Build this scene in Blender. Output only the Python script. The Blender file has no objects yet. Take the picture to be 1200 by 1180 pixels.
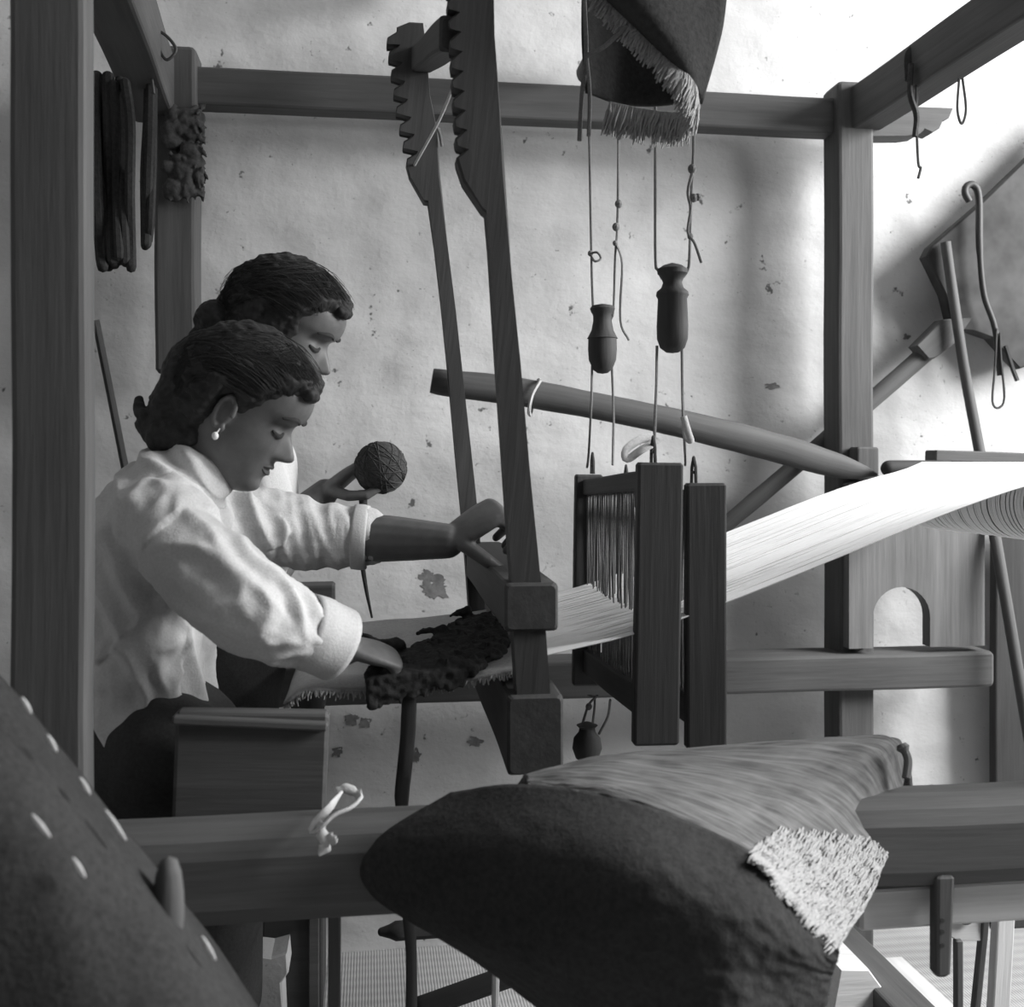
import bpy, bmesh, math, random
from mathutils import Vector, Matrix, noise

random.seed(7)
scene = bpy.context.scene
COL = scene.collection
R = math.radians

# ------------------------------------------------------------------ camera
F = 1250.0; CX = 600.0; HV = 540.0; HC = 1.15; TH = math.atan(165.0 / 1250.0)
cam_d = bpy.data.cameras.new('camera'); cam = bpy.data.objects.new('camera', cam_d)
COL.objects.link(cam); scene.camera = cam
cam_d.sensor_fit = 'HORIZONTAL'; cam_d.sensor_width = 36.0
cam_d.lens = F / 1200.0 * 36.0
cam_d.shift_y = -50.0 / 1200.0
cam_d.clip_start = 0.02
cam_d.dof.use_dof = True; cam_d.dof.focus_distance = 1.95; cam_d.dof.aperture_fstop = 4.5
cam.location = (0, 0, HC); cam.rotation_euler = (R(90), 0, -TH)

# ------------------------------------------------------------------ world, light, exposure
w = bpy.data.worlds.new('world'); scene.world = w; w.use_nodes = True
w.node_tree.nodes['Background'].inputs[0].default_value = (0.5, 0.5, 0.5, 1)
w.node_tree.nodes['Background'].inputs[1].default_value = 0.16
def area(name, loc, target, sx, sy, power):
    d = bpy.data.lights.new(name, 'AREA'); d.shape = 'RECTANGLE'; d.size = sx; d.size_y = sy; d.energy = power
    o = bpy.data.objects.new(name, d); COL.objects.link(o); o.location = loc
    o.rotation_euler = (Vector(target) - Vector(loc)).to_track_quat('-Z', 'Y').to_euler()
    return o
WX = 3.1      # plane of the right-hand wall, with a tall window
area('window_right_offscreen', (WX + .02, 1.10, 2.30), (WX - 2.0, 1.45, 1.35), 1.5, 1.35, 330)
vs = scene.view_settings
vs.view_transform = 'Standard'; vs.look = 'None'; vs.gamma = 1.0; vs.use_curve_mapping = False
vs.exposure = -0.32

# ------------------------------------------------------------------ helpers
def P(u, v, Y):
    """point of the place at depth Y (metres from the camera towards the back wall) seen at pixel u, v"""
    a = (u - CX) / F; b = (HV - v) / F
    s, c = math.sin(TH), math.cos(TH)
    t = Y / (c - a * s)
    return Vector((t * (s + a * c), Y, HC + t * b))

def crom(pts, n):
    """Catmull-Rom resample of a list of Vectors (any dimension as tuples too)"""
    pts = [Vector(p) for p in pts]
    if len(pts) == 2:
        return [pts[0].lerp(pts[1], i / n) for i in range(n + 1)]
    out = []
    m = len(pts) - 1
    for i in range(n + 1):
        t = i / n * m; k = min(int(t), m - 1); f = t - k
        p1, p2 = pts[k], pts[k + 1]
        p0 = pts[k - 1] if k > 0 else p1 * 2 - p2
        p3 = pts[k + 2] if k + 2 <= m else p2 * 2 - p1
        out.append(0.5 * ((2 * p1) + (p2 - p0) * f + (2 * p0 - 5 * p1 + 4 * p2 - p3) * f * f + (3 * p1 - p0 - 3 * p2 + p3) * f ** 3))
    return out

def lerp_tab(tab, x):
    if x <= tab[0][0]: return tab[0][1]
    for (a, b), (c, d) in zip(tab, tab[1:]):
        if x <= c:
            t = (x - a) / (c - a); t = t * t * (3 - 2 * t) if False else t
            return b + (d - b) * t
    return tab[-1][1]

def spl_tab(tab, x):
    """smooth (Catmull) table lookup"""
    n = len(tab)
    if x <= tab[0][0]: return tab[0][1]
    if x >= tab[-1][0]: return tab[-1][1]
    for i in range(n - 1):
        if x <= tab[i + 1][0]:
            x0, y0 = tab[i]; x1, y1 = tab[i + 1]; h = x1 - x0; t = (x - x0) / h
            m0 = (y1 - tab[i - 1][1]) / (x1 - tab[i - 1][0]) if i > 0 else (y1 - y0) / h
            m1 = (tab[i + 2][1] - y0) / (tab[i + 2][0] - x0) if i + 2 < n else (y1 - y0) / h
            return (2 * t**3 - 3 * t**2 + 1) * y0 + (t**3 - 2 * t**2 + t) * h * m0 + (-2 * t**3 + 3 * t**2) * y1 + (t**3 - t**2) * h * m1

class MB:
    def __init__(s): s.v = []; s.f = []; s.g = []; s.m = []; s.ang = 42
    def add(s, vs_, fs, gs=None, m=0):
        b = len(s.v)
        s.v += [Vector(p) for p in vs_]
        s.g += [tuple(q) for q in (gs if gs else vs_)]
        for f in fs: s.f.append([b + i for i in f]); s.m.append(m)
        return s
    def rings(s, rings, cap=True, gs=None, m=0, closed=False):
        n = len(rings[0]); vs_ = [p for r in rings for p in r]; fs = []
        k = len(rings)
        for i in range(k if closed else k - 1):
            j = (i + 1) % k
            for a in range(n):
                b = (a + 1) % n
                fs.append((i * n + a, i * n + b, j * n + b, j * n + a))
        if cap and not closed:
            fs.append(tuple(reversed(range(n)))); fs.append(tuple((k - 1) * n + a for a in range(n)))
        return s.add(vs_, fs, gs, m)
    def beam(s, p0, p1, w_, h, up=(0, 0, 1), bev=0.006, segs=8, jit=0.002, w1=None, h1=None, m=0):
        """bevelled, slightly uneven squared timber from p0 to p1 (w_ across, h along up)"""
        s.ang = 17
        p0 = Vector(p0); p1 = Vector(p1); ax = (p1 - p0); L = ax.length; ax.normalize()
        up = Vector(up); sx = ax.cross(up).normalized(); uy = sx.cross(ax).normalized()
        w1 = w_ if w1 is None else w1; h1 = h if h1 is None else h1
        seed = random.random() * 50; rings = []; gs = []
        ts = [0, bev / L] + [i / segs for i in range(1, segs)] + [1 - bev / L, 1]
        for q, t in enumerate(ts):
            ww = (w_ + (w1 - w_) * t) / 2; hh = (h + (h1 - h) * t) / 2
            if q == 0 or q == len(ts) - 1: ww -= bev * .7; hh -= bev * .7
            c = p0 + ax * (L * t)
            jx = noise.noise((t * L * 3, seed, 0)) * jit; jy = noise.noise((t * L * 3, seed, 9)) * jit
            b = min(bev, ww * .9, hh * .9)
            pts = []
            for (qx, qy) in ((1, 1), (-1, 1), (-1, -1), (1, -1)):
                o = [(ww, hh - b), (ww - b * .3, hh - b * .3), (ww - b, hh)]
                if qx * qy < 0: o.reverse()
                pts += [(qx * a, qy * e) for a, e in o]
            ring = []
            for (a, e) in pts:
                ring.append(c + sx * (a + jx) + uy * (e + jy)); gs.append((t * L + seed, a, e))
            rings.append(ring)
        return s.rings(rings, gs=gs, m=m)
    def tube(s, pts, rad, n=10, ref=None, cap=True, jit=0, m=0, res=None):
        """round / elliptic tube; rad = number, list of numbers or list of (ra, rb); ref = direction of ra"""
        pts = [Vector(p) for p in pts]
        if not isinstance(rad, (list, tuple)): rad = [rad] * len(pts)
        rad = [r if isinstance(r, (list, tuple)) else (r, r) for r in rad]
        if res:
            rr = crom([Vector((a, b, 0)) for a, b in rad], res); rad = [(max(q.x, 1e-4), max(q.y, 1e-4)) for q in rr]
            pts = crom(pts, res)
        rings = []; gs = []; L = 0; seed = random.random() * 50
        prev = None
        for i, p in enumerate(pts):
            t = (pts[min(i + 1, len(pts) - 1)] - pts[max(i - 1, 0)]).normalized()
            if i: L += (p - pts[i - 1]).length
            if ref is not None: x = Vector(ref)
            elif prev is None: x = Vector((0, 0, 1)) if abs(t.z) < .9 else Vector((1, 0, 0))
            else: x = prev
            x = (x - t * x.dot(t))
            x = x.normalized() if x.length > 1e-6 else t.orthogonal().normalized()
            prev = x; y = t.cross(x)
            ra, rb = rad[i]; ring = []
            for a in range(n):
                an = 2 * math.pi * a / n
                k = 1 + (noise.noise((L * 14 + seed, math.cos(an), math.sin(an))) * jit if jit else 0)
                ring.append(p + x * (ra * math.cos(an) * k) + y * (rb * math.sin(an) * k))
                gs.append((L + seed, ra * math.cos(an), rb * math.sin(an)))
            rings.append(ring)
        return s.rings(rings, cap=cap, gs=gs, m=m)
    def capsule(s, pts, rad, n=12, res=None, ref=None, m=0):
        """tube with rounded ends"""
        pts = [Vector(p) for p in pts]
        if not isinstance(rad, (list, tuple)): rad = [rad] * len(pts)
        rad = [r if isinstance(r, (list, tuple)) else (r, r) for r in rad]
        if res:
            rr = crom([Vector((a, b, 0)) for a, b in rad], res); rad = [(max(q.x, 1e-4), max(q.y, 1e-4)) for q in rr]; pts = crom(pts, res)
        d0 = (pts[0] - pts[1]).normalized(); d1 = (pts[-1] - pts[-2]).normalized()
        a, b = rad[0]; r0 = min(a, b); c, d = rad[-1]; r1 = min(c, d)
        pre = [(pts[0] + d0 * r0 * math.sin(t), (a * math.cos(t), b * math.cos(t))) for t in (1.45, 1.1, .75, .38)]
        post = [(pts[-1] + d1 * r1 * math.sin(t), (c * math.cos(t), d * math.cos(t))) for t in (.38, .75, 1.1, 1.45)]
        return s.tube([p for p, _ in pre] + pts + [p for p, _ in post], [r for _, r in pre] + rad + [r for _, r in post], n=n, ref=ref, m=m)
    def ell(s, c, r, M=None, nu=20, nv=12, m=0):
        c = Vector(c); rings = []
        for i in range(nv + 1):
            th = -math.pi / 2 + math.pi * (i + .02) / (nv + .04); ring = []
            for j in range(nu):
                ph = 2 * math.pi * j / nu
                q = Vector((r[0] * math.cos(th) * math.cos(ph), r[1] * math.cos(th) * math.sin(ph), r[2] * math.sin(th)))
                ring.append(c + (M @ q if M else q))
            rings.append(ring)
        return s.rings(rings, m=m)
    def lathe(s, prof, c, axis=(0, 0, 1), n=24, m=0):
        """prof: (distance along axis, radius)"""
        ax = Vector(axis).normalized(); x = ax.orthogonal().normalized(); y = ax.cross(x); c = Vector(c)
        rings = [[c + ax * h + (x * math.cos(2 * math.pi * a / n) + y * math.sin(2 * math.pi * a / n)) * max(r, 1e-4) for a in range(n)] for h, r in prof]
        gs = [(h, r * math.cos(2 * math.pi * a / n), r * math.sin(2 * math.pi * a / n)) for h, r in prof for a in range(n)]
        return s.rings(rings, gs=gs, m=m)
    def prism(s, poly, th, grain_axis=None, m=0):
        """poly: list of 3-D points of the front outline; th: thickness vector"""
        s.ang = 17
        n = len(poly); th = Vector(th); poly = [Vector(p) for p in poly]
        c = sum(poly, Vector()) / n
        e = min(th.length * .12, .004)
        def inset(p): d = (c - p); return p + d.normalized() * e
        l0 = [inset(p) for p in poly]; l1 = [p + th.normalized() * e for p in poly]
        l2 = [p + th - th.normalized() * e for p in poly]; l3 = [inset(p) + th for p in poly]
        rings = [l0, l1, l2, l3]
        gs = None
        if grain_axis is not None:
            ga = Vector(grain_axis).normalized(); gb = ga.orthogonal().normalized(); gc = ga.cross(gb)
            gs = [(p.dot(ga), p.dot(gb), p.dot(gc)) for r_ in rings for p in r_]
        return s.rings(rings, gs=gs, m=m)
    def grid(s, rows, gs=None, m=0, fm=None):
        n = len(rows[0]); fs = [(i * n + j, i * n + j + 1, (i + 1) * n + j + 1, (i + 1) * n + j) for i in range(len(rows) - 1) for j in range(n - 1)]
        b = len(s.m); s.add([p for r_ in rows for p in r_], fs, gs, m)
        if fm:
            q = 0
            for i in range(len(rows) - 1):
                for j in range(n - 1): s.m[b + q] = fm(i, j); q += 1
        return s
    def box(s, lo, hi, bev=.004, ax='x', m=0):
        lo = Vector(lo); hi = Vector(hi); c = (lo + hi) / 2; d = hi - lo
        if ax == 'x': return s.beam((lo.x, c.y, c.z), (hi.x, c.y, c.z), d.y, d.z, (0, 0, 1), bev, 4, .001, m=m)
        if ax == 'y': return s.beam((c.x, lo.y, c.z), (c.x, hi.y, c.z), d.x, d.z, (0, 0, 1), bev, 4, .001, m=m)
        return s.beam((c.x, c.y, lo.z), (c.x, c.y, hi.z), d.x, d.y, (0, 1, 0), bev, 4, .001, m=m)
    def soft(s): s.ang = 60; return s
    def build(s, name, mat, parent=None, smooth=True, base=None, flat=False):
        mats = mat if isinstance(mat, (list, tuple)) else [mat]
        if parent is not None:
            off = parent.matrix_world.translation if False else WLOC[parent.name]
            o_loc = Vector((0, 0, 0))
        else:
            xs = [p.x for p in s.v]; ys = [p.y for p in s.v]; zs = [p.z for p in s.v]
            off = Vector(base) if base else Vector(((min(xs) + max(xs)) / 2, (min(ys) + max(ys)) / 2, min(zs)))
            o_loc = off
        me = bpy.data.meshes.new(name)
        me.from_pydata([tuple(p - off) for p in s.v], [], s.f)
        at_ = me.attributes.new('grain', 'FLOAT_VECTOR', 'POINT')
        at_.data.foreach_set('vector', [c for g in s.g for c in g])
        for mt in mats: me.materials.append(M[mt])
        if len(mats) > 1: me.polygons.foreach_set('material_index', s.m)
        if smooth:
            me.polygons.foreach_set('use_smooth', [True] * len(me.polygons))
        bm = bmesh.new(); bm.from_mesh(me); bmesh.ops.recalc_face_normals(bm, faces=bm.faces); bm.to_mesh(me); bm.free()
        if smooth and not flat:
            me.set_sharp_from_angle(angle=R(s.ang))
        o = bpy.data.objects.new(name, me); COL.objects.link(o)
        o.location = o_loc; WLOC[o.name] = off if parent is not None else Vector(o_loc)
        if parent is not None: o.parent = parent
        return o

WLOC = {}
def thing(name, loc, label, cat, group=None):
    o = bpy.data.objects.new(name, None); COL.objects.link(o); o.location = loc; WLOC[o.name] = Vector(loc)
    o.empty_display_size = .05
    return tag(o, label, cat, group)
def tag(o, label=None, cat=None, group=None, kind=None):
    if label: o['label'] = label
    if cat: o['category'] = cat
    if group: o['group'] = group
    if kind: o['kind'] = kind
    return o
def solid(o, t, off=0.0):
    md = o.modifiers.new('thickness', 'SOLIDIFY'); md.thickness = t; md.offset = off; return o

def remesh(mb, name, voxel, smooth_it, mat, parent=None, base=None, disp=None, fac=.5):
    """one continuous surface grown over the overlapping closed shapes in mb"""
    t = mb.build('tmp_shape', mat, None, base=(0, 0, 0))
    md = t.modifiers.new('r', 'REMESH'); md.mode = 'VOXEL'; md.voxel_size = voxel; md.use_smooth_shade = True
    if smooth_it:
        sm = t.modifiers.new('s', 'SMOOTH'); sm.iterations = smooth_it; sm.factor = fac
    dg = bpy.context.evaluated_depsgraph_get(); ev = t.evaluated_get(dg)
    me = bpy.data.meshes.new_from_object(ev)
    bpy.data.objects.remove(t)
    if disp:
        nrm = [v.normal.copy() for v in me.vertices]
        for v, nn in zip(me.vertices, nrm):
            q = disp(v.co, nn)
            v.co = v.co + (q if isinstance(q, Vector) else nn * q)
    me.name = name
    g = me.attributes.new('grain', 'FLOAT_VECTOR', 'POINT')
    g.data.foreach_set('vector', [c for v in me.vertices for c in v.co])
    if parent is not None: off = WLOC[parent.name]; loc = Vector()
    else:
        off = Vector(base) if base else Vector(); loc = off
    for v in me.vertices: v.co -= off
    me.materials.clear(); me.materials.append(M[mat])
    me.polygons.foreach_set('use_smooth', [True] * len(me.polygons))
    o = bpy.data.objects.new(name, me); COL.objects.link(o); o.location = loc
    WLOC[o.name] = off
    if parent is not None: o.parent = parent
    return o

# ------------------------------------------------------------------ materials (all neutral greys: a black-and-white photograph)
M = {}
def nodes(name):
    m = bpy.data.materials.new(name); m.use_nodes = True; nt = m.node_tree
    M[name] = m
    return nt, nt.nodes['Principled BSDF'], nt.nodes.new, nt.links.new
def ramp(nt, src, stops):
    r_ = nt.nodes.new('ShaderNodeValToRGB'); e = r_.color_ramp.elements
    while len(e) < len(stops): e.new(.5)
    for k, (p, c) in enumerate(stops): e[k].position = p; e[k].color = (c, c, c, 1)
    nt.links.new(src, r_.inputs[0]); return r_.outputs[0]
def tex(nt, vec, scale, detail=4, rough=.55, kind='ShaderNodeTexNoise'):
    n = nt.nodes.new(kind); n.inputs['Scale'].default_value = scale
    if kind == 'ShaderNodeTexNoise': n.inputs['Detail'].default_value = detail; n.inputs['Roughness'].default_value = rough
    if vec is not None: nt.links.new(vec, n.inputs['Vector'])
    return n.outputs['Fac'] if kind == 'ShaderNodeTexNoise' else n.outputs['Distance']
def mapped(nt, vec, sc):
    mp = nt.nodes.new('ShaderNodeMapping'); mp.inputs['Scale'].default_value = sc
    nt.links.new(vec, mp.inputs['Vector']); return mp.outputs[0]
def mathn(nt, op, a, b):
    n = nt.nodes.new('ShaderNodeMath'); n.operation = op
    for i, x in enumerate((a, b)):
        if isinstance(x, (int, float)): n.inputs[i].default_value = x
        else: nt.links.new(x, n.inputs[i])
    return n.outputs[0]
def attr(nt, name='grain'):
    a = nt.nodes.new('ShaderNodeAttribute'); a.attribute_name = name; return a.outputs['Vector']
def bump(nt, b, h, st, dist):
    n = nt.nodes.new('ShaderNodeBump'); n.inputs['Strength'].default_value = st; n.inputs['Distance'].default_value = dist
    nt.links.new(h, n.inputs['Height']); nt.links.new(n.outputs[0], b.inputs['Normal'])
def wood(name, lo, hi, rough=.7, bs=.5):
    nt, b, new, link = nodes(name); g = attr(nt)
    a = tex(nt, mapped(nt, g, (2.2, 45, 45)), 1.0, 6, .6)
    c = tex(nt, mapped(nt, g, (5, 9, 9)), 1.0, 3, .5)
    d = tex(nt, mapped(nt, g, (9, 160, 160)), 1.0, 2, .5)
    mix = mathn(nt, 'ADD', mathn(nt, 'MULTIPLY', a, .55), mathn(nt, 'ADD', mathn(nt, 'MULTIPLY', c, .25), mathn(nt, 'MULTIPLY', d, .2)))
    link(ramp(nt, mix, [(.28, lo), (.5, (lo + hi) / 2), (.72, hi)]), b.inputs['Base Color'])
    b.inputs['Roughness'].default_value = rough; b.inputs['Specular IOR Level'].default_value = .3
    bump(nt, b, mix, bs, .004)
wood('wood_mid', .05, .105)
wood('wood_dark', .026, .06)
wood('wood_black', .028, .055, .7)
wood('wood_pale', .42, .66)
wood('wood_grey', .09, .20)
def cloth(name, lo, hi, sc=220, rough=.95, bs=.35, dirx=(1, 1, 1), sheen=0.0):
    nt, b, new, link = nodes(name); g = attr(nt)
    a = tex(nt, mapped(nt, g, dirx), sc, 3, .6); c = tex(nt, g, 6, 4, .6)
    mix = mathn(nt, 'ADD', mathn(nt, 'MULTIPLY', a, .55), mathn(nt, 'MULTIPLY', c, .45))
    link(ramp(nt, mix, [(.3, lo), (.7, hi)]), b.inputs['Base Color'])
    b.inputs['Roughness'].default_value = rough; b.inputs['Specular IOR Level'].default_value = .1
    b.inputs['Sheen Weight'].default_value = sheen
    bump(nt, b, a, bs, .002)
cloth('cotton_white', .42, .56, 260)
cloth('cotton_warp', .80, .92, 300, dirx=(.1, 1, 1))
cloth('wool_dark', .035, .08, 160, bs=.7)
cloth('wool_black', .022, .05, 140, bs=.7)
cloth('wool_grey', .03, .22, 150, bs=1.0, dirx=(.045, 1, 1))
cloth('wool_pale', .22, .42, 150, bs=.8)
cloth('skirt', .035, .06, 200)
cloth('cloth_grey', .28, .46, 200)
cloth('cord', .10, .22, 300)
cloth('cord_pale', .4, .6, 300)
cloth('hair', .022, .055, 90, rough=.55, bs=.6)
cloth('leather', .02, .09, 10, rough=.7)
def plain(name, c, rough=.5, metal=0, spec=.5):
    nt, b, new, link = nodes(name); b.inputs['Base Color'].default_value = (c, c, c, 1); b.inputs['Roughness'].default_value = rough
    b.inputs['Metallic'].default_value = metal; b.inputs['Specular IOR Level'].default_value = spec
plain('metal_dark', .08, .5, .6); plain('pearl', .75, .25); plain('iron', .04, .6, .3); plain('lash', .012, .8); plain('eye_white', .4, .3)
plain('lip', .06, .5)
def skin_mat():
    nt, b, new, link = nodes('skin'); g = attr(nt)
    a = tex(nt, g, 40, 3); link(ramp(nt, a, [(.3, .10), (.7, .135)]), b.inputs['Base Color'])
    b.inputs['Roughness'].default_value = .5; b.inputs['Specular IOR Level'].default_value = .35
    bump(nt, b, tex(nt, g, 350, 2), .12, .001)
skin_mat()
def plaster():
    nt, b, new, link = nodes('plaster'); tc = nt.nodes.new('ShaderNodeTexCoord').outputs['Object']
    big = tex(nt, tc, 1.6, 5, .6); mid = tex(nt, mapped(nt, tc, (2.6, 2.6, 5)), 1.0, 9, .58); fine = tex(nt, tc, 60, 4, .6)
    spots = tex(nt, tc, 23, 3, .7)
    base = ramp(nt, mathn(nt, 'ADD', mathn(nt, 'MULTIPLY', big, .6), mathn(nt, 'MULTIPLY', mid, .4)), [(.28, .38), (.62, .56)])
    sp0 = ramp(nt, spots, [(.275, .25), (.33, 1.0)]); sp1 = ramp(nt, tex(nt, tc, 75, 3, .7), [(.26, .45), (.33, 1.0)])
    sp = mathn(nt, 'MULTIPLY', sp0, sp1)
    mx = nt.nodes.new('ShaderNodeMix'); mx.data_type = 'RGBA'; mx.blend_type = 'MULTIPLY'; mx.inputs[0].default_value = 1
    link(base, mx.inputs[6]); link(sp, mx.inputs[7]); link(mx.outputs[2], b.inputs['Base Color'])
    b.inputs['Roughness'].default_value = .95; b.inputs['Specular IOR Level'].default_value = .1
    h = mathn(nt, 'ADD', mathn(nt, 'MULTIPLY', mid, .75), mathn(nt, 'ADD', mathn(nt, 'MULTIPLY', fine, .07), mathn(nt, 'MULTIPLY', spots, .15)))
    bump(nt, b, h, .22, .05)
plaster()
cloth('stone_dark', .10, .26, 60)
def mat_floor():
    nt, b, new, link = nodes('rush_mat'); tc = nt.nodes.new('ShaderNodeTexCoord').outputs['Object']
    wv = nt.nodes.new('ShaderNodeTexWave'); wv.inputs['Scale'].default_value = 48; wv.inputs['Distortion'].default_value = .8; wv.bands_direction = 'X'
    link(tc, wv.inputs['Vector'])
    wv2 = nt.nodes.new('ShaderNodeTexWave'); wv2.inputs['Scale'].default_value = 9; wv2.inputs['Distortion'].default_value = 1; wv2.bands_direction = 'Y'
    link(tc, wv2.inputs['Vector'])
    n = tex(nt, tc, 3, 4)
    mix = mathn(nt, 'ADD', mathn(nt, 'MULTIPLY', wv.outputs['Fac'], .35), mathn(nt, 'ADD', mathn(nt, 'MULTIPLY', wv2.outputs['Fac'], .15), mathn(nt, 'MULTIPLY', n, .5)))
    link(ramp(nt, mix, [(.2, .20), (.7, .38)]), b.inputs['Base Color']); b.inputs['Roughness'].default_value = .9
    bump(nt, b, wv.outputs['Fac'], .3, .003)
mat_floor()

# ------------------------------------------------------------------ the room
BW = 2.53     # face of the back wall
def struct(o): o['kind'] = 'structure'; return o
def back_wall():
    b = MB(); nx, nz = 300, 150; rows = []
    for i in range(nz + 1):
        z = 3.2 * i / nz; row = []
        for j in range(nx + 1):
            x = -2.6 + (WX + 2.6) * j / nx
            d = .010 * noise.noise((x * 1.3, z * 1.3, 3)) + .006 * noise.noise((x * 4, z * 6, 7)) + .0035 * noise.noise((x * 12, z * 17, 1))
            r_ = noise.noise((x * 3 + 20, z * 7, 2)); d += .006 * max(0, .25 - abs(r_)) * 2
            row.append((x, BW - d, z))
        rows.append(row)
    b.grid(rows); n = len(b.v)
    back = [(-2.6, BW + .15, 0), (WX, BW + .15, 0), (WX, BW + .15, 3.2), (-2.6, BW + .15, 3.2)]
    b.add(back, [(0, 1, 2, 3)])
    return struct(b.build('wall_back', 'plaster', None))
back_wall()
def wall_y(x, z):
    d = .010 * noise.noise((x * 1.3, z * 1.3, 3)) + .006 * noise.noise((x * 4, z * 6, 7)) + .0035 * noise.noise((x * 12, z * 17, 1))
    return BW - d - .012 * max(0, .25 - abs(noise.noise((x * 3 + 20, z * 7, 2))))
WB = bpy.data.objects['wall_back']
for k, (u, v, ru, rv) in enumerate(((512, 688, 17, 13), (500, 676, 8, 9), (412, 842, 9, 7), (428, 846, 8, 6), (487, 886, 6, 9), (556, 868, 10, 6), (372, 740, 9, 5), (408, 722, 12, 6), (585, 838, 8, 6), (395, 880, 6, 7), (905, 452, 10, 4), (1062, 395, 5, 4))):
    c = P(u, v, BW); b = MB(); ring = []
    for j in range(44):
        a_ = 2 * math.pi * j / 44; r_ = .9 + .55 * noise.noise((math.cos(a_) * 1.6 + k * 7, math.sin(a_) * 1.6, k)) + .35 * noise.noise((math.cos(a_) * 6, math.sin(a_) * 6, k * 3))
        x = c.x + ru / 1250 * BW * r_ * math.cos(a_); z = c.z + rv / 1250 * BW * r_ * math.sin(a_); ring.append((x, wall_y(x, z), z))
    b.rings([[(x, y + .004, z) for x, y, z in ring], [(x, y - .0012, z) for x, y, z in ring], [(c.x + (x - c.x) * .6, y - .0008, c.z + (z - c.z) * .6) for x, y, z in ring]])
    b.build('plaster_chip', 'stone_dark', WB)
struct(MB().box((-2.75, -1.6, -.12), (WX + .25, BW + .15, 0)).build('floor', 'rush_mat'))
struct(MB().box((-2.75, -1.6, 0), (-2.6, BW + .15, 3.2)).build('wall_left', 'plaster'))
b = MB()   # right wall with a tall window opening
wy0, wy1, wz0, wz1 = .30, 1.90, 1.55, 3.05
b.box((WX, -1.6, 0), (WX + .25, BW + .15, wz0)); b.box((WX, -1.6, wz1), (WX + .25, BW + .15, 3.2))
b.box((WX, -1.6, wz0), (WX + .25, wy0, wz1)); b.box((WX, wy1, wz0), (WX + .25, BW + .15, wz1))
struct(b.build('wall_right', 'plaster'))
b = MB().box((-2.75, -1.6, 3.2), (WX + .25, BW + .15, 3.3))
struct(b.build('ceiling', 'plaster'))
wf = struct(MB().box((WX + .08, wy0, wz0), (WX + .14, wy0 + .06, wz1), ax='z').box((WX + .08, wy1 - .06, wz0), (WX + .14, wy1, wz1), ax='z')
       .box((WX + .08, wy0, wz0), (WX + .14, wy1, wz0 + .06), ax='y').box((WX + .08, wy0, wz1 - .06), (WX + .14, wy1, wz1), ax='y')
       .build('window_1', 'wood_mid'))

# ------------------------------------------------------------------ the loom frame
NY, FY = 1.42, 2.40
loom = thing('loom_frame', (0.3, 1.9, 0), 'large squared-timber loom frame standing against the plastered wall', 'loom')
def lp(name, b, mat='wood_mid'): return b.build(name, mat, loom)
def post(u, Y, w_, d, top, mat='wood_mid', bot=0):
    c = P(u, 540, Y); b = MB().beam((c.x, c.y, bot), (c.x, c.y, top), w_, d, (0, 1, 0), .008, 14, .004)
    return c, lp('post', b, mat)
zt = P(210, 62, FY).z
c_fl, _ = post(209, FY, .086, .09, zt, 'wood_mid', P(209, 437, FY - .045).z)
c_fr, _ = post(994, FY, .088, .09, P(994, 103, FY).z)
c_nl, _ = post(62, NY - .02, .090, .05, 2.35, 'wood_mid')
c_nr, _ = post(1390, NY, .10, .10, 2.1)
# far top rail, between the far posts and past the right one (broken end)
a = P(215, 101, FY - .005); e = P(1108, 140, FY + .035)
lp('top_rail', MB().beam((a.x, FY + .012, a.z), (c_fr.x + .02, FY + .012, P(985, 135, FY - .02).z), .06, .083, bev=.006, segs=16, jit=.003))
q0 = P(1015, 143, FY + .02)
b = MB()
poly = [P(1000, 122, FY - .04), P(1118, 126, FY - .04), P(1113, 138, FY - .04), P(1106, 141, FY - .04), P(1102, 150, FY - .04), P(1094, 155, FY - .04), P(1085, 151, FY - .04), P(1076, 158, FY - .04), P(1062, 160, FY - .04), P(1000, 160, FY - .04)]
b.prism(poly, (0, .055, 0), (1, 0, 0)); lp('rail_end', b)
# right side top rail coming towards the camera
r0 = P(1000, 138, FY); r1 = P(1420, -118, NY)
lp('top_rail', MB().beam((r0.x + .012, FY - .03, r0.z + .01), (r1.x, NY - .05, r1.z + .03), .075, .10, bev=.006, segs=12, jit=.003))
# left side top rail
l0 = P(200, 95, FY); l1 = P(70, -90, NY)
lp('top_rail', MB().beam((c_fl.x - .05, FY + .02, zt - .085), (c_nl.x - .012, NY + .02, zt - .075), .09, .13, bev=.007, segs=12, jit=.004), 'wood_mid')
# far lower rail
a0 = P(849, 779, FY - .03); a1 = P(1150, 779, FY - .03)
zl = a1.z
lp('side_rail', MB().beam((P(300, 779, FY - .03).x, FY - .03, zl), (a1.x, FY - .03, zl), .11, .082, bev=.007, segs=16, jit=.003), 'wood_mid')
lp('wedge_block', MB().box((c_fr.x - .02, FY - .09, P(1000, 562, FY - .05).z), (P(1021, 540, FY - .05).x, FY - .045, P(1000, 524, FY - .05).z), .004, 'z'))
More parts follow.
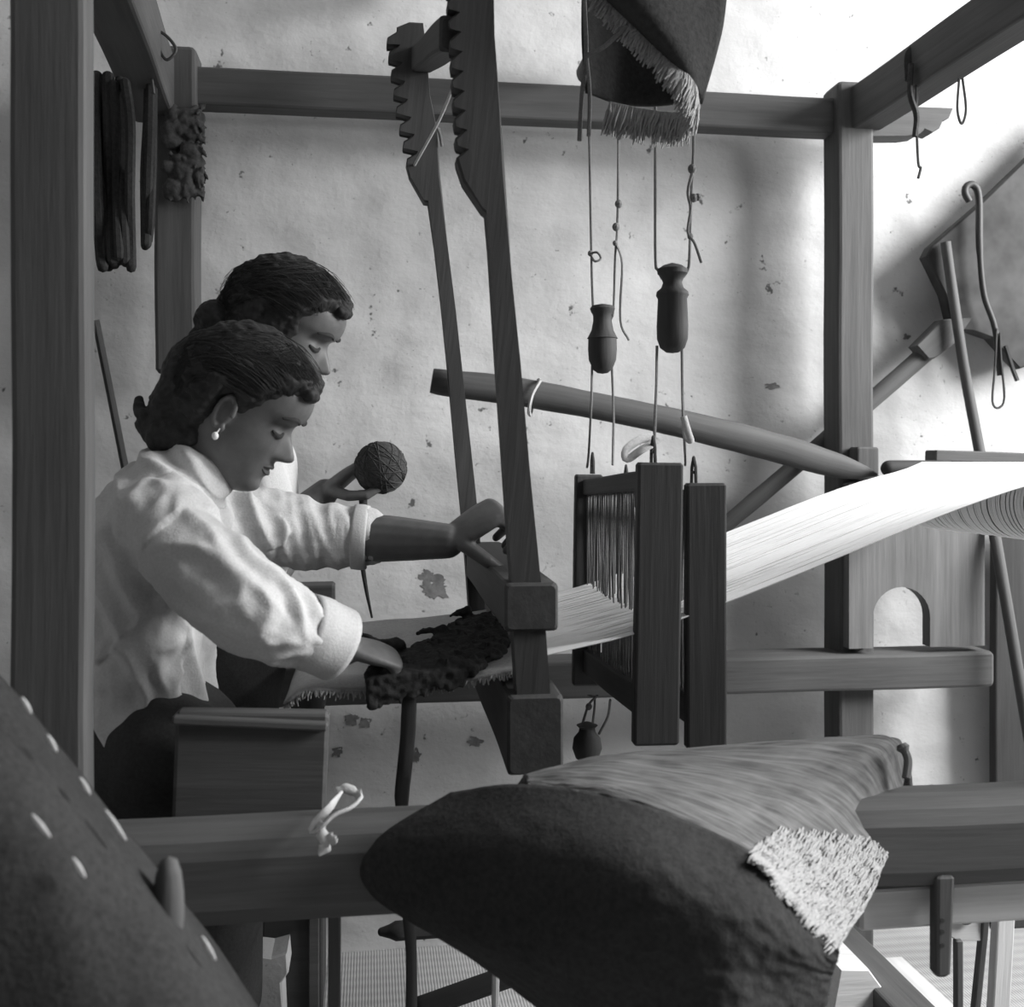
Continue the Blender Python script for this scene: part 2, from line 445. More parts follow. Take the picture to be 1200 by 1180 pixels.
# board with an arch, standing on the far lower rail
def arch_board():
    Y0 = FY - .075
    def Q(u, v): return P(u, v, Y0)
    out = [Q(995, 759), Q(995, 560), Q(1154, 556), Q(1154, 759)]
    x0, x1 = Q(1023, 700).x, Q(1090, 700).x; zb = Q(1050, 759).z; ztop = Q(1050, 688).z
    ra = (x1 - x0) / 2; cx = (x0 + x1) / 2; zs = ztop - ra
    arc = [(cx + ra * math.cos(math.pi * k / 16), zs + ra * math.sin(math.pi * k / 16)) for k in range(17)]   # right -> left
    X0, X1 = out[0].x, out[2].x; ZT = out[1].z
    ins = [(x1, zb)] + arc + [(x0, zb)]
    # quad strips around the opening
    outs = []
    for (x, z) in ins:
        dx, dz = x - cx, z - zs
        if z <= zs + 1e-6: outs.append((X1 if dx > 0 else X0, z if abs(z - zb) > 1e-5 else zb))
        else:
            k = min(abs((X1 - cx) / dx) if dx > 1e-6 else 9e9, abs((X0 - cx) / dx) if dx < -1e-6 else 9e9, (ZT - zs) / dz if dz > 1e-6 else 9e9)
            outs.append((cx + dx * k, zs + dz * k))
    n = len(ins); vs_ = []; th = .035
    for y in (Y0, Y0 + th):
        vs_ += [(x, y, z) for x, z in ins] + [(x, y, z) for x, z in outs]
    fs = []
    for k in range(n - 1):
        fs.append((k, k + 1, n + k + 1, n + k)); fs.append((2 * n + k, 3 * n + k, 3 * n + k + 1, 2 * n + k + 1))
        fs.append((k, 2 * n + k, 2 * n + k + 1, k + 1)); fs.append((n + k, n + k + 1, 3 * n + k + 1, 3 * n + k))
    # fill the two upper corners
    b = MB().add(vs_, fs, [(p[2], p[0], p[1]) for p in vs_])
    return lp('arched_board', b, 'wood_grey')
arch_board()
# near lower rail: a thick rounded beam
n0 = P(90, 1010, NY); n1 = P(1400, 966, NY)
rz = P(1180, 972, NY).z
lp('side_rail', MB().beam((c_nl.x, NY, rz), (c_nr.x, NY, rz), .115, .122, bev=.030, segs=26, jit=.006), 'wood_mid')
# pale lower rail below it
pz0, pz1 = P(1100, 1074, NY + .01).z, P(1100, 1026, NY + .01).z
lp('lower_rail', MB().beam((P(1000, 1050, NY).x, NY + .0, (pz0 + pz1) / 2), (c_nr.x, NY + .0, (pz0 + pz1) / 2), .045, pz1 - pz0, bev=.005, segs=10, jit=.003), 'wood_pale')
pp = MB().beam(P(1104, 1022, NY - .045), P(1101, 1142, NY - .045), .028, .022, (0, 1, 0), .005, 8, .004, w1=.022)
pg = lp('peg', pp, 'wood_mid')
for v in (1078, 1091, 1107): MB().lathe([(0, .0035), (.003, .0035)], P(1103, v, NY - .054), (0, -1, 0), 8).build('peg_hole', 'wood_black', pg)
# dark board closing the side by the weaver's knees
y = 1.50
spn = lp('side_panel', MB().beam(P(205, 913, y), P(383, 913, y), .03, .19, (0, 0, 1), .005, 8, .002), 'wood_mid')
MB().beam(P(205, 840, y - .005), P(385, 848, y - .005), .045, .012, (0, 0, 1), .003, 6, .001).build('panel_ledge', 'wood_mid', spn)
# breast beam under the woven cloth
bb = P(352, 836, 1.62)
lp('breast_beam', MB().tube([(bb.x, 1.53, bb.z - .02), (bb.x, 2.38, bb.z - .02)], .03, 18, jit=.03), 'wood_mid')
lp('beam_block', MB().box((P(345, 700, 2.3).x, 2.28, P(345, 726, 2.3).z), (P(392, 700, 2.3).x, 2.36, P(345, 685, 2.3).z), .005), 'wood_mid')
# uprights and struts under the near rail
s0 = P(392, 1000, 1.50); lp('strut', MB().beam((s0.x, 1.5, 0), (s0.x, 1.5, rz + .03), .017, .03, (0, 1, 0), .003, 8, .003), 'wood_mid')
# ground sills running back
for (ua, va, Ya, ub, vb, Yb, ww, hh, mt) in ((1092, 1180, 1.62, 1040, 1085, 2.05, .075, .06, 'wood_mid'),):
    A = P(ua, va, Ya); B = P(ub, vb, Yb)
lp('sill', MB().beam((P(1062, 1100, 2.0).x, 1.38, .04), (P(1062, 1100, 2.0).x - .0, 2.45, .04), .09, .08, bev=.006, segs=8), 'wood_mid')
# overhead cross pole that carries the harness cords
hx = P(760, 100, 1.9).x; hz = P(700, -70, 1.9).z
lp('cross_pole', MB().tube([(hx, NY - .1, zt + .02), (hx, FY + .06, zt + .02)], .026, 14, jit=.05), 'wood_mid')
lp('top_rail', MB().beam((c_nl.x, NY, zt - .04), (c_nr.x, NY, zt - .04), .06, .08, segs=16), 'wood_mid') if False else None
lp('cross_pole', MB().tube([(P(520, 0, 1.9).x, NY - .1, 2.24), (P(520, 0, 1.9).x, FY + .06, 2.24)], .028, 14, jit=.05), 'wood_mid')
# near top rail (above the view)
lp('top_rail', MB().beam((c_nl.x, NY - .0, 2.185), (c_nr.x, NY, 2.09), .06, .08, segs=16), 'wood_mid')

# ------------------------------------------------------------------ beater with two toothed hanging bars
beat = thing('beater', P(620, 900, 1.9), 'dark hanging beater with two saw-toothed upright bars', 'loom beater')
def sword(top, d0, w_up, w_lo, Y, teeth_v, teeth_u, tail, bottom, th, mat):
    """outline in pixels at depth Y"""
    return None
Yn, Yf = 1.55, 2.23
near_out = [(546, -60), (578, -60), (580, 40), (586, 120), (592, 200), (600, 320), (611, 430), (622, 560), (632, 660), (640, 740), (645, 812), (648, 880), (610, 880), (606, 812), (602, 740), (600, 680), (592, 560), (583, 430), (575, 300), (571, 250), (566, 246), (543, 212)]
teeth = []
v = 192
for k in range(11):
    um = 548 - (k * 1.3)
    teeth += [(um - 14 + 2, v - 1), (um - 13, v - 8), (um - 3, v - 17), (um + 0.5, v - 20)]
    v -= 23
near_poly = near_out + teeth
far_out = [(496, 26), (500, 60), (504, 110), (512, 150), (516, 205), (524, 280), (534, 360), (546, 470), (557, 570), (562, 620), (568, 700), (572, 770), (554, 770), (549, 700), (543, 620), (535, 540), (526, 440), (518, 360), (510, 290), (503, 237), (497, 236), (480, 206)]
teeth2 = []
for (u, v) in ((482, 188), (478, 168), (474, 148), (470, 127), (467, 106), (464, 84), (461, 63), (459, 46)):
    teeth2 += [(u - 6, v + 3), (u - 5, v - 3), (u + 5, v - 9), (u + 8, v - 13)]
teeth2 += [(465, 31), (480, 25)]
def prism_px(poly, Y, th, mat, name, par, ga=(0.1, 0, 1)):
    return MB().prism([P(u, v, Y) for u, v in poly], (0, th, 0), ga).build(name, mat, par, flat=False)
prism_px(near_poly, Yn - .02, .04, 'wood_dark', 'toothed_bar', beat)
prism_px(far_out + teeth2, Yf - .02, .04, 'wood_dark', 'toothed_bar', beat)
# cap (upper hand bar) and race (lower bar) run from bar to bar
def yb(u0, v0, Y0, Y1, u1=None, v1=None, w_=.05, h=.07, name='bar', mat='wood_dark', **k):
    A = P(u0, v0, Y0)
    B = P(u1, v1, Y1) if u1 else Vector((A.x, Y1, A.z))
    return MB().beam(A, B, w_, h, bev=.006, segs=10, jit=.003, **k).build(name, mat, beat)
yb(623, 711, Yn - .03, Yf + .03, 566, 654, .078, .07, 'hand_bar')
yb(628, 862, Yn - .03, Yf + .03, 575, 762, .082, .115, 'race_bar', 'wood_dark')
b = MB()
A = P(622, 775, Yn + .03); B = P(570, 710, Yf - .03)
for k in range(110):
    t = (k + .5) / 110; c = A.lerp(B, t)
    b.add([(c.x - .004, c.y - .0008, c.z - .06), (c.x + .004, c.y - .0008, c.z - .06), (c.x + .004, c.y + .0008, c.z - .06), (c.x - .004, c.y + .0008, c.z - .06),
           (c.x - .004, c.y - .0008, c.z + .05), (c.x + .004, c.y - .0008, c.z + .05), (c.x + .004, c.y + .0008, c.z + .05), (c.x - .004, c.y + .0008, c.z + .05)],
          [(0, 1, 5, 4), (1, 2, 6, 5), (2, 3, 7, 6), (3, 0, 4, 7)])
tag(b.build('reed', 'wood_grey', beat), kind='stuff')
yb(533, 40, Yn, Yf, 494, 70, .045, .05, 'head_bar', 'wood_dark')
b = MB(); b.tube(crom([P(538, 84, 1.6), P(515, 140, 1.9), P(485, 195, 2.22), P(481, 206, 2.22)], 12), .0028, 6)
b.tube(crom([P(502, 60, 2.22), P(496, 120, 2.22), P(486, 170, 2.22)], 8), .002, 6)
b.build('cord', 'cord_pale', beat)
b = MB(); b.tube(crom([P(511, 148, 2.22), P(516, 158, 2.21), P(518, 172, 2.21), P(514, 150, 2.22)], 10), .003, 6); b.build('cord', 'cord', beat)

# ------------------------------------------------------------------ heddle shafts
def shaft(label, un, vn, w_px, un_b, vb, Ys, Ye, ufar, vfar, wire):
    t = thing('heddle_shaft', P(un, vb, (Ys + Ye) / 2), label, 'heddle shaft', 'heddle shafts hung behind the beater')
    top = P(un, vn, Ys); bot = P(un_b, vb, Ys); topf = P(ufar, vfar, Ye)
    wn = w_px / F * Ys
    d = topf - top
    MB().beam(top, bot, wn, .022, (0, 1, 0), .004, 8, .002).build('upright', 'wood_black', t)
    MB().beam(topf, bot + d, wn * .8, .022, (0, 1, 0), .004, 8, .002).build('upright', 'wood_black', t)
    z0, z1 = -.03, -(top.z - bot.z) + .05
    for dz, hh, mt in ((-.026, .032, 'wood_dark'), (z1, .05, 'wood_dark')):
        MB().beam(top + Vector((0, .01, dz)), topf + Vector((0, -.01, dz)), .03, hh, (0, 0, 1), .004, 8, .002).build('cross_bar', mt, t)
    b = MB(); N = 95
    for k in range(N):
        f = (k + 1 + random.uniform(-.3, .3)) / (N + 1); A = top + d * f + Vector((random.uniform(-.007, .007), 0, -.035)); B = A + Vector((random.uniform(-.006, .006), random.uniform(-.003, .003), z1 + .05))
        mid = A.lerp(B, .5) + Vector((random.uniform(-.005, .005), 0, 0))
        b.tube([A, mid, B], .0013, 4, cap=False)
    tag(b.build('heddles', 'cord', t), kind='stuff')
    for f in wire:
        c = top + d * f
        b = MB(); b.tube([c + Vector((0, -.012, 0)), c + Vector((0, -.010, .026)), c + Vector((0, 0, .042)), c + Vector((0, .010, .026)), c + Vector((0, .012, 0))], .0028, 6)
        b.tube([c + Vector((0, -.01, .018)), c + Vector((0, .01, .018))], .0025, 6)
        b.build('wire_hook', 'iron', t)
    return top, topf, d
S1 = shaft('dark heddle shaft closest to the beater', 772, 542, 56, 768, 872, 1.60, 2.16, 690, 556, (.06, .93))
S2 = shaft('dark heddle shaft on the side of the warp roller', 826, 566, 50, 826, 876, 1.61, 2.18, 726, 570, (.10, .9))

# ------------------------------------------------------------------ bottle-shaped wooden pulleys on cords
def cord(b, pts, r_=.0026, n=6, res=None):
    b.tube(crom(pts, res or max(6, 5 * (len(pts) - 1))), r_, n, jit=.25)
def knot(b, p, s=.006): b.ell(p, (s, s, s * 1.1), nu=8, nv=6)
def pulley(label, u, v0, v1, w_px, Y, prof, ropes, knots):
    c = P(u, v1, Y); H = P(u, v0, Y).z - c.z; k = w_px / 2 / F * Y
    t = thing('harness_pulley', c, label, 'pulley', 'turned wooden harness pulleys')
    MB().lathe([(h * H, max(r_ * k, .0005)) for h, r_ in prof], c, n=28).build('body', 'wood_dark', t)
    for pts in ropes:
        b = MB(); cord(b, [P(*p) for p in pts], .0024)
        b.build('cord', 'cord', t)
    for p in knots:
        b = MB(); knot(b, P(*p), random.uniform(.005, .008)); b.build('knot', 'cord', t)
Y1, Y2 = 2.03, 1.72
zp = zt + .03
def up(u, Y): return (u, HV - (zp - HC) * F / Y, Y)
pulley('smaller turned pulley tied to the far end of the heddle shafts', 706, 356, 438, 34, Y1,
       [(0, .0), (.01, .35), (.06, .68), (.2, .97), (.35, 1.02), (.50, 1.0), (.505, 1.08), (.53, 1.0), (.62, .78), (.75, .66), (.84, .66), (.88, .80), (.93, .88), (.97, .75), (1.0, .1)],
       [[up(688, Y1), (690, 120, Y1), (693, 300, Y1), (695, 360, Y1), (697, 372, Y1)], [up(726, Y1), (724, 240, Y1), (721, 300, Y1), (719, 362, Y1), (716, 374, Y1)],
        [(722, 285, Y1), (729, 310, Y1 - .01), (727, 375, Y1 - .01), (737, 399, Y1 - .01)],
        [(694, 425, Y1), (693, 470, Y1), (690, 530, 2.10), (688, 548, 2.12)], [(717, 425, Y1), (719, 490, Y1), (718, 545, 2.0)],
        [(692, 297, Y1), (700, 296, Y1 - .01), (704, 303, Y1 - .01), (697, 306, Y1 - .01), (692, 299, Y1)]],
       [(725, 239, Y1), (722, 266, Y1), (721, 285, Y1), (692, 297, Y1)])
pulley('larger turned pulley tied to the near end of the heddle shafts', 788, 308, 414, 38, Y2,
       [(0, .0), (.01, .4), (.06, .78), (.16, .98), (.3, 1.0), (.6, .92), (.64, 1.04), (.68, 1.0), (.72, .72), (.78, .60), (.84, .72), (.88, .95), (.93, .95), (.97, .6), (1.0, .05)],
       [[up(768, Y2), (768, 170, Y2), (768, 300, Y2), (771, 316, Y2), (776, 327, Y2)], [up(815, Y2), (813, 150, Y2), (810, 230, Y2), (808, 300, Y2), (806, 316, Y2), (799, 327, Y2)],
        [(812, 200, Y2), (806, 225, Y2 - .01), (809, 245, Y2 - .01), (806, 272, Y2 - .01), (814, 285, Y2 - .01), (822, 308, Y2 - .01)],
        [(770, 405, Y2), (769, 450, Y2), (767, 512, 1.68), (766, 522, 1.66)], [(799, 405, Y2), (800, 470, Y2), (803, 535, 1.72), (803, 545, 1.75)]],
       [(811, 198, Y2), (813, 232, Y2), (818, 231, Y2), (809, 277, Y2)])
pulley('dark round pulley hanging under the heddle shafts', 688, 846, 893, 34, 1.95,
       [(0, .2), (.1, .8), (.35, 1.05), (.6, .95), (.75, .6), (.85, .55), (.92, .75), (1.0, .2)],
       [[(688, 893, 1.95), (690, 960, 1.95), (690, 1050, 1.95)], [(694, 853, 1.95), (697, 820, 1.95), (690, 815, 2.0)], [(682, 850, 1.95), (690, 826, 1.95), (700, 815, 1.9)],
        [(702, 860, 1.95), (712, 840, 1.92), (715, 820, 1.88)]], [(690, 828, 1.95)])
# pale rag loops by the near pulley cords
b = MB(); b.tube(crom([P(765, 512, 1.66), P(748, 516, 1.65), P(733, 528, 1.64), P(735, 538, 1.64), P(752, 527, 1.64), P(772, 516, 1.65)], 22), [(.007, .003)] * 23, 8)
tag(b.build('tied_rag', 'cord_pale'), 'pale rag loop tied at the near pulley cord', 'rag')
b = MB(); b.tube(crom([P(801, 488, 1.70), P(806, 505, 1.70), P(810, 518, 1.70), P(804, 512, 1.71), P(802, 496, 1.71)], 14), [(.006, .003)] * 15, 8)
tag(b.build('tied_rag', 'cord_pale'), 'narrow pale rag knotted on the cord right of the near pulley', 'rag')

# ------------------------------------------------------------------ warp and its roller
WN, WF = 1.60, 2.15
wpn = [P(640, 772, WN), P(745, 742, WN), P(850, 716, WN), P(990, 668, WN), P(1130, 612, WN), P(1215, 578, WN)]
wpf = [P(600, 712, WF), P(720, 680, WF), P(850, 630, WF), P(960, 590, WF), P(1075, 545, WF)]
bx, bz, br = 1.205, 1.075, .070
def warp_line(t):
    """one thread: t = 0 near edge .. 1 far edge"""
    Y = WN + (WF - WN) * t
    prof = [(.24, .85), (.40, .885), (.53, .925), (.71, .99), (.89, 1.058), (1.02, 1.102), (1.12, 1.128), (1.17, 1.147)]
    pts = [Vector((x, Y, z + .000 * t)) for x, z in prof]
    return pts
b = MB(); N = 330
for k in range(N):
    t = (k + .5) / N
    if random.random() < .03 or abs(noise.noise((t * 38, 1.5, 0))) < .012: continue
    pts = crom(warp_line(t + random.uniform(-.0012, .0012)), 18)
    ph = random.random() * 9; am = .0035 * random.random()
    for i, p in enumerate(pts): p.z += am * math.sin(i * .5 + ph) * (i > 1) * (1 - i / 19); p.y += .002 * noise.noise((p.x * 4, t * 60, 0))
    r_ = random.choice((.0009, .0011, .0012, .0013))
    b.tube(pts, r_, 4, cap=False)
tag(b.build('warp_threads', 'cotton_warp'), 'white cotton warp threads stretched from beater up to the roller', 'warp', kind='stuff')
wb = thing('warp_beam', (bx, 1.9, bz - br), 'warp roller wound with white yarn at the end of the warp', 'roller')
MB().tube([(bx, 1.47, bz), (bx, 2.38, bz)], .04, 20, jit=.02).build('roller', 'wood_mid', wb)
b = MB()
for k in range(150):
    yy = 1.56 + .62 * k / 149
    rr = br - .0012 + random.uniform(-.0015, .0015)
    ring = [[Vector((bx + (rr + q) * math.cos(a_), yy + y_, bz + (rr + q) * math.sin(a_))) for (q, y_) in ((.0015, 0), (0, .0019), (-.0015, 0), (0, -.0019))] for a_ in [2 * math.pi * j / 36 for j in range(36)]]
    b.rings(ring, cap=False, closed=True)
tag(b.build('wound_yarn', 'cotton_warp', wb), kind='stuff')
MB().tube([(bx, 1.57, bz), (bx, 2.17, bz)], br - .004, 30).build('yarn_core', 'cloth_grey', wb)
# rounded dark bar and board end beyond the roller
b = MB(); b.capsule([P(1042, 549, 2.25), P(1110, 549, 2.25)], .0185, 14)
tag(b.build('rounded_bar', 'wood_dark'), 'short dark rounded bar resting behind the far edge of the warp', 'wooden bar')
b = MB().beam(P(1090, 534, 2.33), P(1260, 540, 2.33), .05, .026, bev=.003)
tag(b.build('board', 'wood_mid'), 'narrow grey board end lying on the arched board behind the warp', 'board')

# ------------------------------------------------------------------ woven cloth in front of the beater, dark fleece on it
zc = P(560, 800, 1.60).z
def cloth_rows():
    rows = []
    nx, ny = 46, 40
    xa = P(335, 800, 1.6).x; xb = P(618, 780, 1.6).x
    for i in range(ny + 1):
        Y = 1.575 + .60 * i / ny; row = []
        for j in range(nx + 1):
            s = j / nx; x = xa + (xb - xa) * s
            z = P(560, 806, 1.60).z + .012 + .022 * s ** 2 - .010 * math.sin(math.pi * s) * (1 - i / ny) + .003 * noise.noise((x * 12, Y * 12, 0))
            if s < .12: z -= (.12 - s) ** 2 * 1.8
            if i == 0: Yj = Y + .004 * noise.noise((x * 90, 0, 0))
            else: Yj = Y
            row.append(Vector((x, Yj, z)))
        rows.append(row)
    return rows
ct = thing('woven_cloth', (P(450, 800, 1.6).x, 1.87, .8), 'pale half-finished woven cloth stretched in front of the beater', 'cloth')
o = MB().grid(cloth_rows()).build('weave', 'cloth_grey', ct); solid(o, .006)
b = MB()
for k in range(150):   # ragged selvedge
    x = P(335, 800, 1.6).x + (P(610, 780, 1.6).x - P(335, 800, 1.6).x) * k / 150
    s = k / 150; z = P(560, 806, 1.60).z + .012 + .022 * s ** 2 - .010 * math.sin(math.pi * s) - (max(0, .12 - s) ** 2 * 1.8)
    b.tube([(x, 1.578, z), (x + random.uniform(-.004, .004), 1.570, z - random.uniform(.004, .014))], [.002, .0008], 4)
tag(b.build('selvedge', 'cloth_grey', ct), kind='stuff')
b = MB(); rnd = random.Random(3)
def fl_pt(a_, c_):
    # a_: 0 left .. 1 right, c_: 0 near edge .. 1 far edge
    Y = 1.572 + .50 * c_
    uL = spl_tab([(0, 432), (.3, 470), (.6, 512), (1, 545)], c_); uR = spl_tab([(0, 545), (.25, 585), (.6, 588), (1, 578)], c_)
    u = uL + (uR - uL) * a_
    return Vector((P(u, 790, Y).x, Y, P(560, 806, 1.60).z + .022 + .012 * a_))
for i in range(15):
    for j in range(13):
        p = fl_pt((i + .5 + rnd.uniform(-.3, .3)) / 15, (j + .5 + rnd.uniform(-.3, .3)) / 13)
        b.ell(p + Vector((0, 0, rnd.uniform(-.004, .006))), (.016, .026, .012), nu=10, nv=6)
for k in range(520):
    a_, c_ = rnd.random(), rnd.random() ** 1.3
    p = fl_pt(a_, c_) + Vector((0, 0, .006)); an = rnd.random() * 6.28
    d = Vector((math.cos(an), math.sin(an) * .8, rnd.uniform(-.1, .8))) * rnd.uniform(.012, .026)
    b.capsule([p, p + d * .6, p + d + Vector((0, 0, -.003))], [.006, .0045, .003], 6)
for k in range(70):    # locks falling over the near edge
    a_ = rnd.random(); p = fl_pt(a_, .0)
    L = rnd.uniform(.010, .034) * (1.2 - .5 * a_)
    b.capsule([p + Vector((0, .01, .006)), p + Vector((0, -.012, 0)), p + Vector((rnd.uniform(-.006, .006), -.014, -L))], [.009, .008, .004], 6)
for (u, v, Y, u2, v2) in ((548, 712, 2.06, 528, 722), (520, 735, 1.9, 488, 742), (470, 752, 1.72, 432, 752), (442, 752, 1.66, 412, 738), (450, 760, 1.66, 420, 745)):
    b.capsule([P(u, v + 4, Y), P((u + u2) / 2, (v + v2) / 2, Y), P(u2, v2, Y)], [.010, .007, .003], 6)
fle = remesh(b, 'dark_fleece', .0032, 1, 'wool_black', base=P(500, 812, 1.7), disp=lambda p, n: .003 * noise.noise(p * 60) + .003 * noise.noise(p * 130))
tag(fle, 'ragged layer of dark wool lying on the woven cloth', 'wool')
# strip hanging down from the fleece
b = MB(); b.tube(crom([P(480, 805, 1.57), P(479, 850, 1.57), P(474, 900, 1.57), P(471, 950, 1.6), P(478, 1060, 1.66), P(482, 1120, 1.68), P(482, 1200, 1.70)], 24), [(.011, .006)] * 12 + [(.009, .006)] * 13, 8, ref=(1, 0, 0), jit=.15)
tag(b.build('hanging_stick', 'wood_black'), 'thin dark stick hanging straight down from the dark wool', 'stick')

# ------------------------------------------------------------------ long tapered pole tied behind the toothed bars
YP = 2.28
b = MB(); pts = [P(506, 446, YP), P(525, 449, YP), P(600, 458, YP), P(700, 476, YP), P(800, 497, YP), P(900, 522, YP), P(975, 544, YP), P(1010, 552, YP), P(1027, 556, YP)]
b.tube(pts, [(.026, .02), (.029, .022), (.031, .022), (.029, .022), (.031, .022), (.033, .02), (.029, .018), (.016, .014), (.004, .006)], 14, ref=(0, 0, 1), jit=.08, res=40)
t = thing('tapered_pole', P(760, 520, YP), 'long tapering wooden pole running slantwise behind the toothed bars', 'pole')
b.soft().build('pole', 'wood_mid', t)
b = MB(); b.tube(crom([P(633, 446, YP - .03), P(624, 462, YP - .035), P(620, 480, YP - .03), P(622, 484, YP + .02), P(630, 448, YP + .03), P(633, 446, YP - .03)], 20), .004, 6); b.build('tie', 'cord_pale', t)

# ------------------------------------------------------------------ tools leaning on the wall at the right
YW = 2.46
t = thing('long_handled_implement', P(1000, 640, YW), 'long pole with broad dark wooden blade leaning diagonally on the wall', 'tool')
b = MB(); b.tube([P(842, 622, YW), P(960, 522, YW), P(1080, 418, YW), P(1125, 380, YW)], [.020, .021, .022, .024], 14, jit=.06, res=16); b.build('handle', 'wood_mid', t)
b = MB(); b.prism([P(u, v, YW - .035) for u, v in ((1074, 405), (1105, 374), (1140, 372), (1120, 402), (1096, 420), (1088, 421))], (0, .045, 0), (1, 0, .8)); b.build('socket', 'wood_mid', t)
b = MB(); b.prism([P(u, v, YW - .03) for u, v in ((1086, 300), (1092, 288), (1150, 238), (1200, 190), (1270, 120), (1300, 200), (1290, 400), (1215, 425), (1196, 432), (1180, 415), (1163, 396), (1140, 388), (1118, 386), (1108, 345), (1094, 316))], (0, .04, 0), (1, 0, .8)); b.build('blade', 'leather', t)
b = MB(); b.tube([P(1108, 284, 2.41), P(1128, 420, 2.40), P(1150, 540, 2.37), P(1168, 640, 2.3), P(1190, 770, 2.26), P(1213, 900, 2.22), P(1235, 1020, 2.2)], [.012, .012, .013, .013, .013, .014, .014], 10, jit=.08, res=24)
tag(b.build('leaning_stick', 'wood_mid'), 'slim wooden stick leaning past the blade behind the warp roller', 'stick')
b = MB(); b.tube(crom([P(1136, 236, 2.40), P(1131, 226, 2.40), P(1133, 218, 2.40), P(1141, 217, 2.40), P(1147, 232, 2.40), P(1148, 290, 2.40), P(1153, 345, 2.40), P(1166, 385, 2.40), P(1172, 440, 2.40)], 40), [.0085] * 26 + [.007] * 15, 10, jit=.06)
tag(b.build('hooked_cane', 'iron'), 'dark hook-topped cane hanging in front of the broad wooden blade', 'cane')
for pts, r_ in (([(1168, 385), (1166, 430), (1163, 470), (1170, 478), (1177, 466), (1173, 420), (1172, 390)], .003), ([(1178, 405), (1186, 430), (1192, 446)], .006)):
    b = MB(); b.tube(crom([P(u, v, 2.39) for u, v in pts], 24), r_, 6)
    tag(b.build('strap', 'leather'), 'thin looped strap hanging below the wooden blade' if r_ < .004 else 'short stubby strap end hanging below the wooden blade', 'strap')
b = MB().beam(P(1205, 600, 2.45) + Vector((0, 0, 0)), (P(1205, 600, 2.45).x, 2.45, 0), .19, .03, (0, 1, 0), .004, 8)  # dark upright panel over the dark lower right of the wall
tag(b.build('dark_panel', 'wood_dark'), 'dark upright panel covering the wall behind the leaning stick', 'board')

# ------------------------------------------------------------------ cords hung on the right top rail
def on_rail(u, v, du=0): return P(u, v, 2.16)
b = MB(); b.tube(crom([P(1066, 95, 2.12), P(1068, 65, 2.12), P(1078, 58, 2.12), P(1086, 62, 2.14)], 12), [(.012, .006)] * 13, 8, jit=.3)
b.tube(crom([P(1068, 75, 2.10), P(1067, 110, 2.10), P(1074, 135, 2.10), P(1072, 160, 2.10)], 14), .006, 7, jit=.2)
b.tube(crom([P(1075, 70, 2.10), P(1074, 130, 2.10), P(1076, 190, 2.10), P(1079, 196, 2.10), P(1076, 209, 2.10)], 18), .003, 6, jit=.2)
b.tube(crom([P(1068, 100, 2.10), P(1073, 125, 2.10), P(1076, 105, 2.10)], 10), .003, 6)
tag(b.build('cord_bundle', 'wool_dark'), 'dark knotted cord bundle slung over the right top rail', 'cord')
b = MB(); b.tube(crom([P(1124, 92, 2.02), P(1122, 128, 2.02), P(1127, 145, 2.02), P(1132, 128, 2.02), P(1128, 92, 2.02)], 26), .0028, 6)
tag(b.build('cord_loop', 'wool_dark'), 'thin open cord loop hanging from the right top rail', 'cord')

# ------------------------------------------------------------------ things hung at the left top rail and post
def hank(label, pts, w0, n, Y, mat, cat='yarn'):
    b = MB(); rn = random.Random(len(label))
    for k in range(n):
        s = (k + .5) / n - .5
        L = [P(u + s * w_, v + rn.uniform(-6, 6), Y + rn.uniform(-.02, .02)) for u, v, w_ in pts]
        b.capsule(crom(L, 14), [.008 + .003 * rn.random()] * 15, 7)
    return tag(b.build(cat + '_hank', mat), label, cat)
hank('dark bundle of limp strips hanging from the left top rail', [(130, 95, 40), (132, 150, 50), (133, 230, 46), (136, 292, 42), (137, 308, 40)], 50, 6, 1.95, 'wool_black')
hank('narrow dark strap hanging beside the post in the left corner', [(177, 70, 8), (176, 140, 10), (174, 200, 14), (173, 260, 10), (172, 284, 6)], 10, 3, 2.2, 'wool_black')
b = MB(); b.tube(crom([P(175, 30, 2.15), P(195, 42, 2.15), P(206, 58, 2.15), P(196, 70, 2.15), P(188, 60, 2.15), P(180, 38, 2.15), P(177, 80, 2.15), P(180, 110, 2.15)], 40), .0032, 6)
tag(b.build('wire_loop', 'metal_dark'), 'loose wire loop curling over the left top rail', 'wire')
rn = random.Random(5); b = MB()
for k in range(26): b.ell(P(212 + rn.uniform(-14, 14), rn.uniform(128, 228), 2.335), (rn.uniform(.012, .03), .016, rn.uniform(.010, .026)), nu=12, nv=8)
for k in range(170):
    v = rn.uniform(124, 232); u = rn.uniform(196, 234) if rn.random() < .4 else rn.uniform(226, 238)
    p = P(u, v, 2.335 + rn.uniform(-.01, .02)); dd = Vector((rn.uniform(-.004, .014), rn.uniform(-.012, .004), rn.uniform(-.024, .014)))
    b.capsule([p, p + dd * .6, p + dd], [.0045, .0035, .0015], 5)
fb = remesh(b, 'fibre_bundle', .003, 0, 'wool_dark', base=P(212, 232, 2.335), disp=lambda p, n: .004 * noise.noise(p * 60))
tag(fb, 'frayed dark fibre bundle tied to the post in the left corner', 'fibre bundle')
b = MB(); b.tube([P(112, 375, 2.36), P(128, 455, 2.38), P(148, 556, 2.40), P(175, 690, 2.42), P(222, 935, 2.36)], .0085, 8, jit=.1)
tag(b.build('thin_stick', 'wood_dark'), 'thin dark stick leaning on the wall behind the weaver', 'stick')

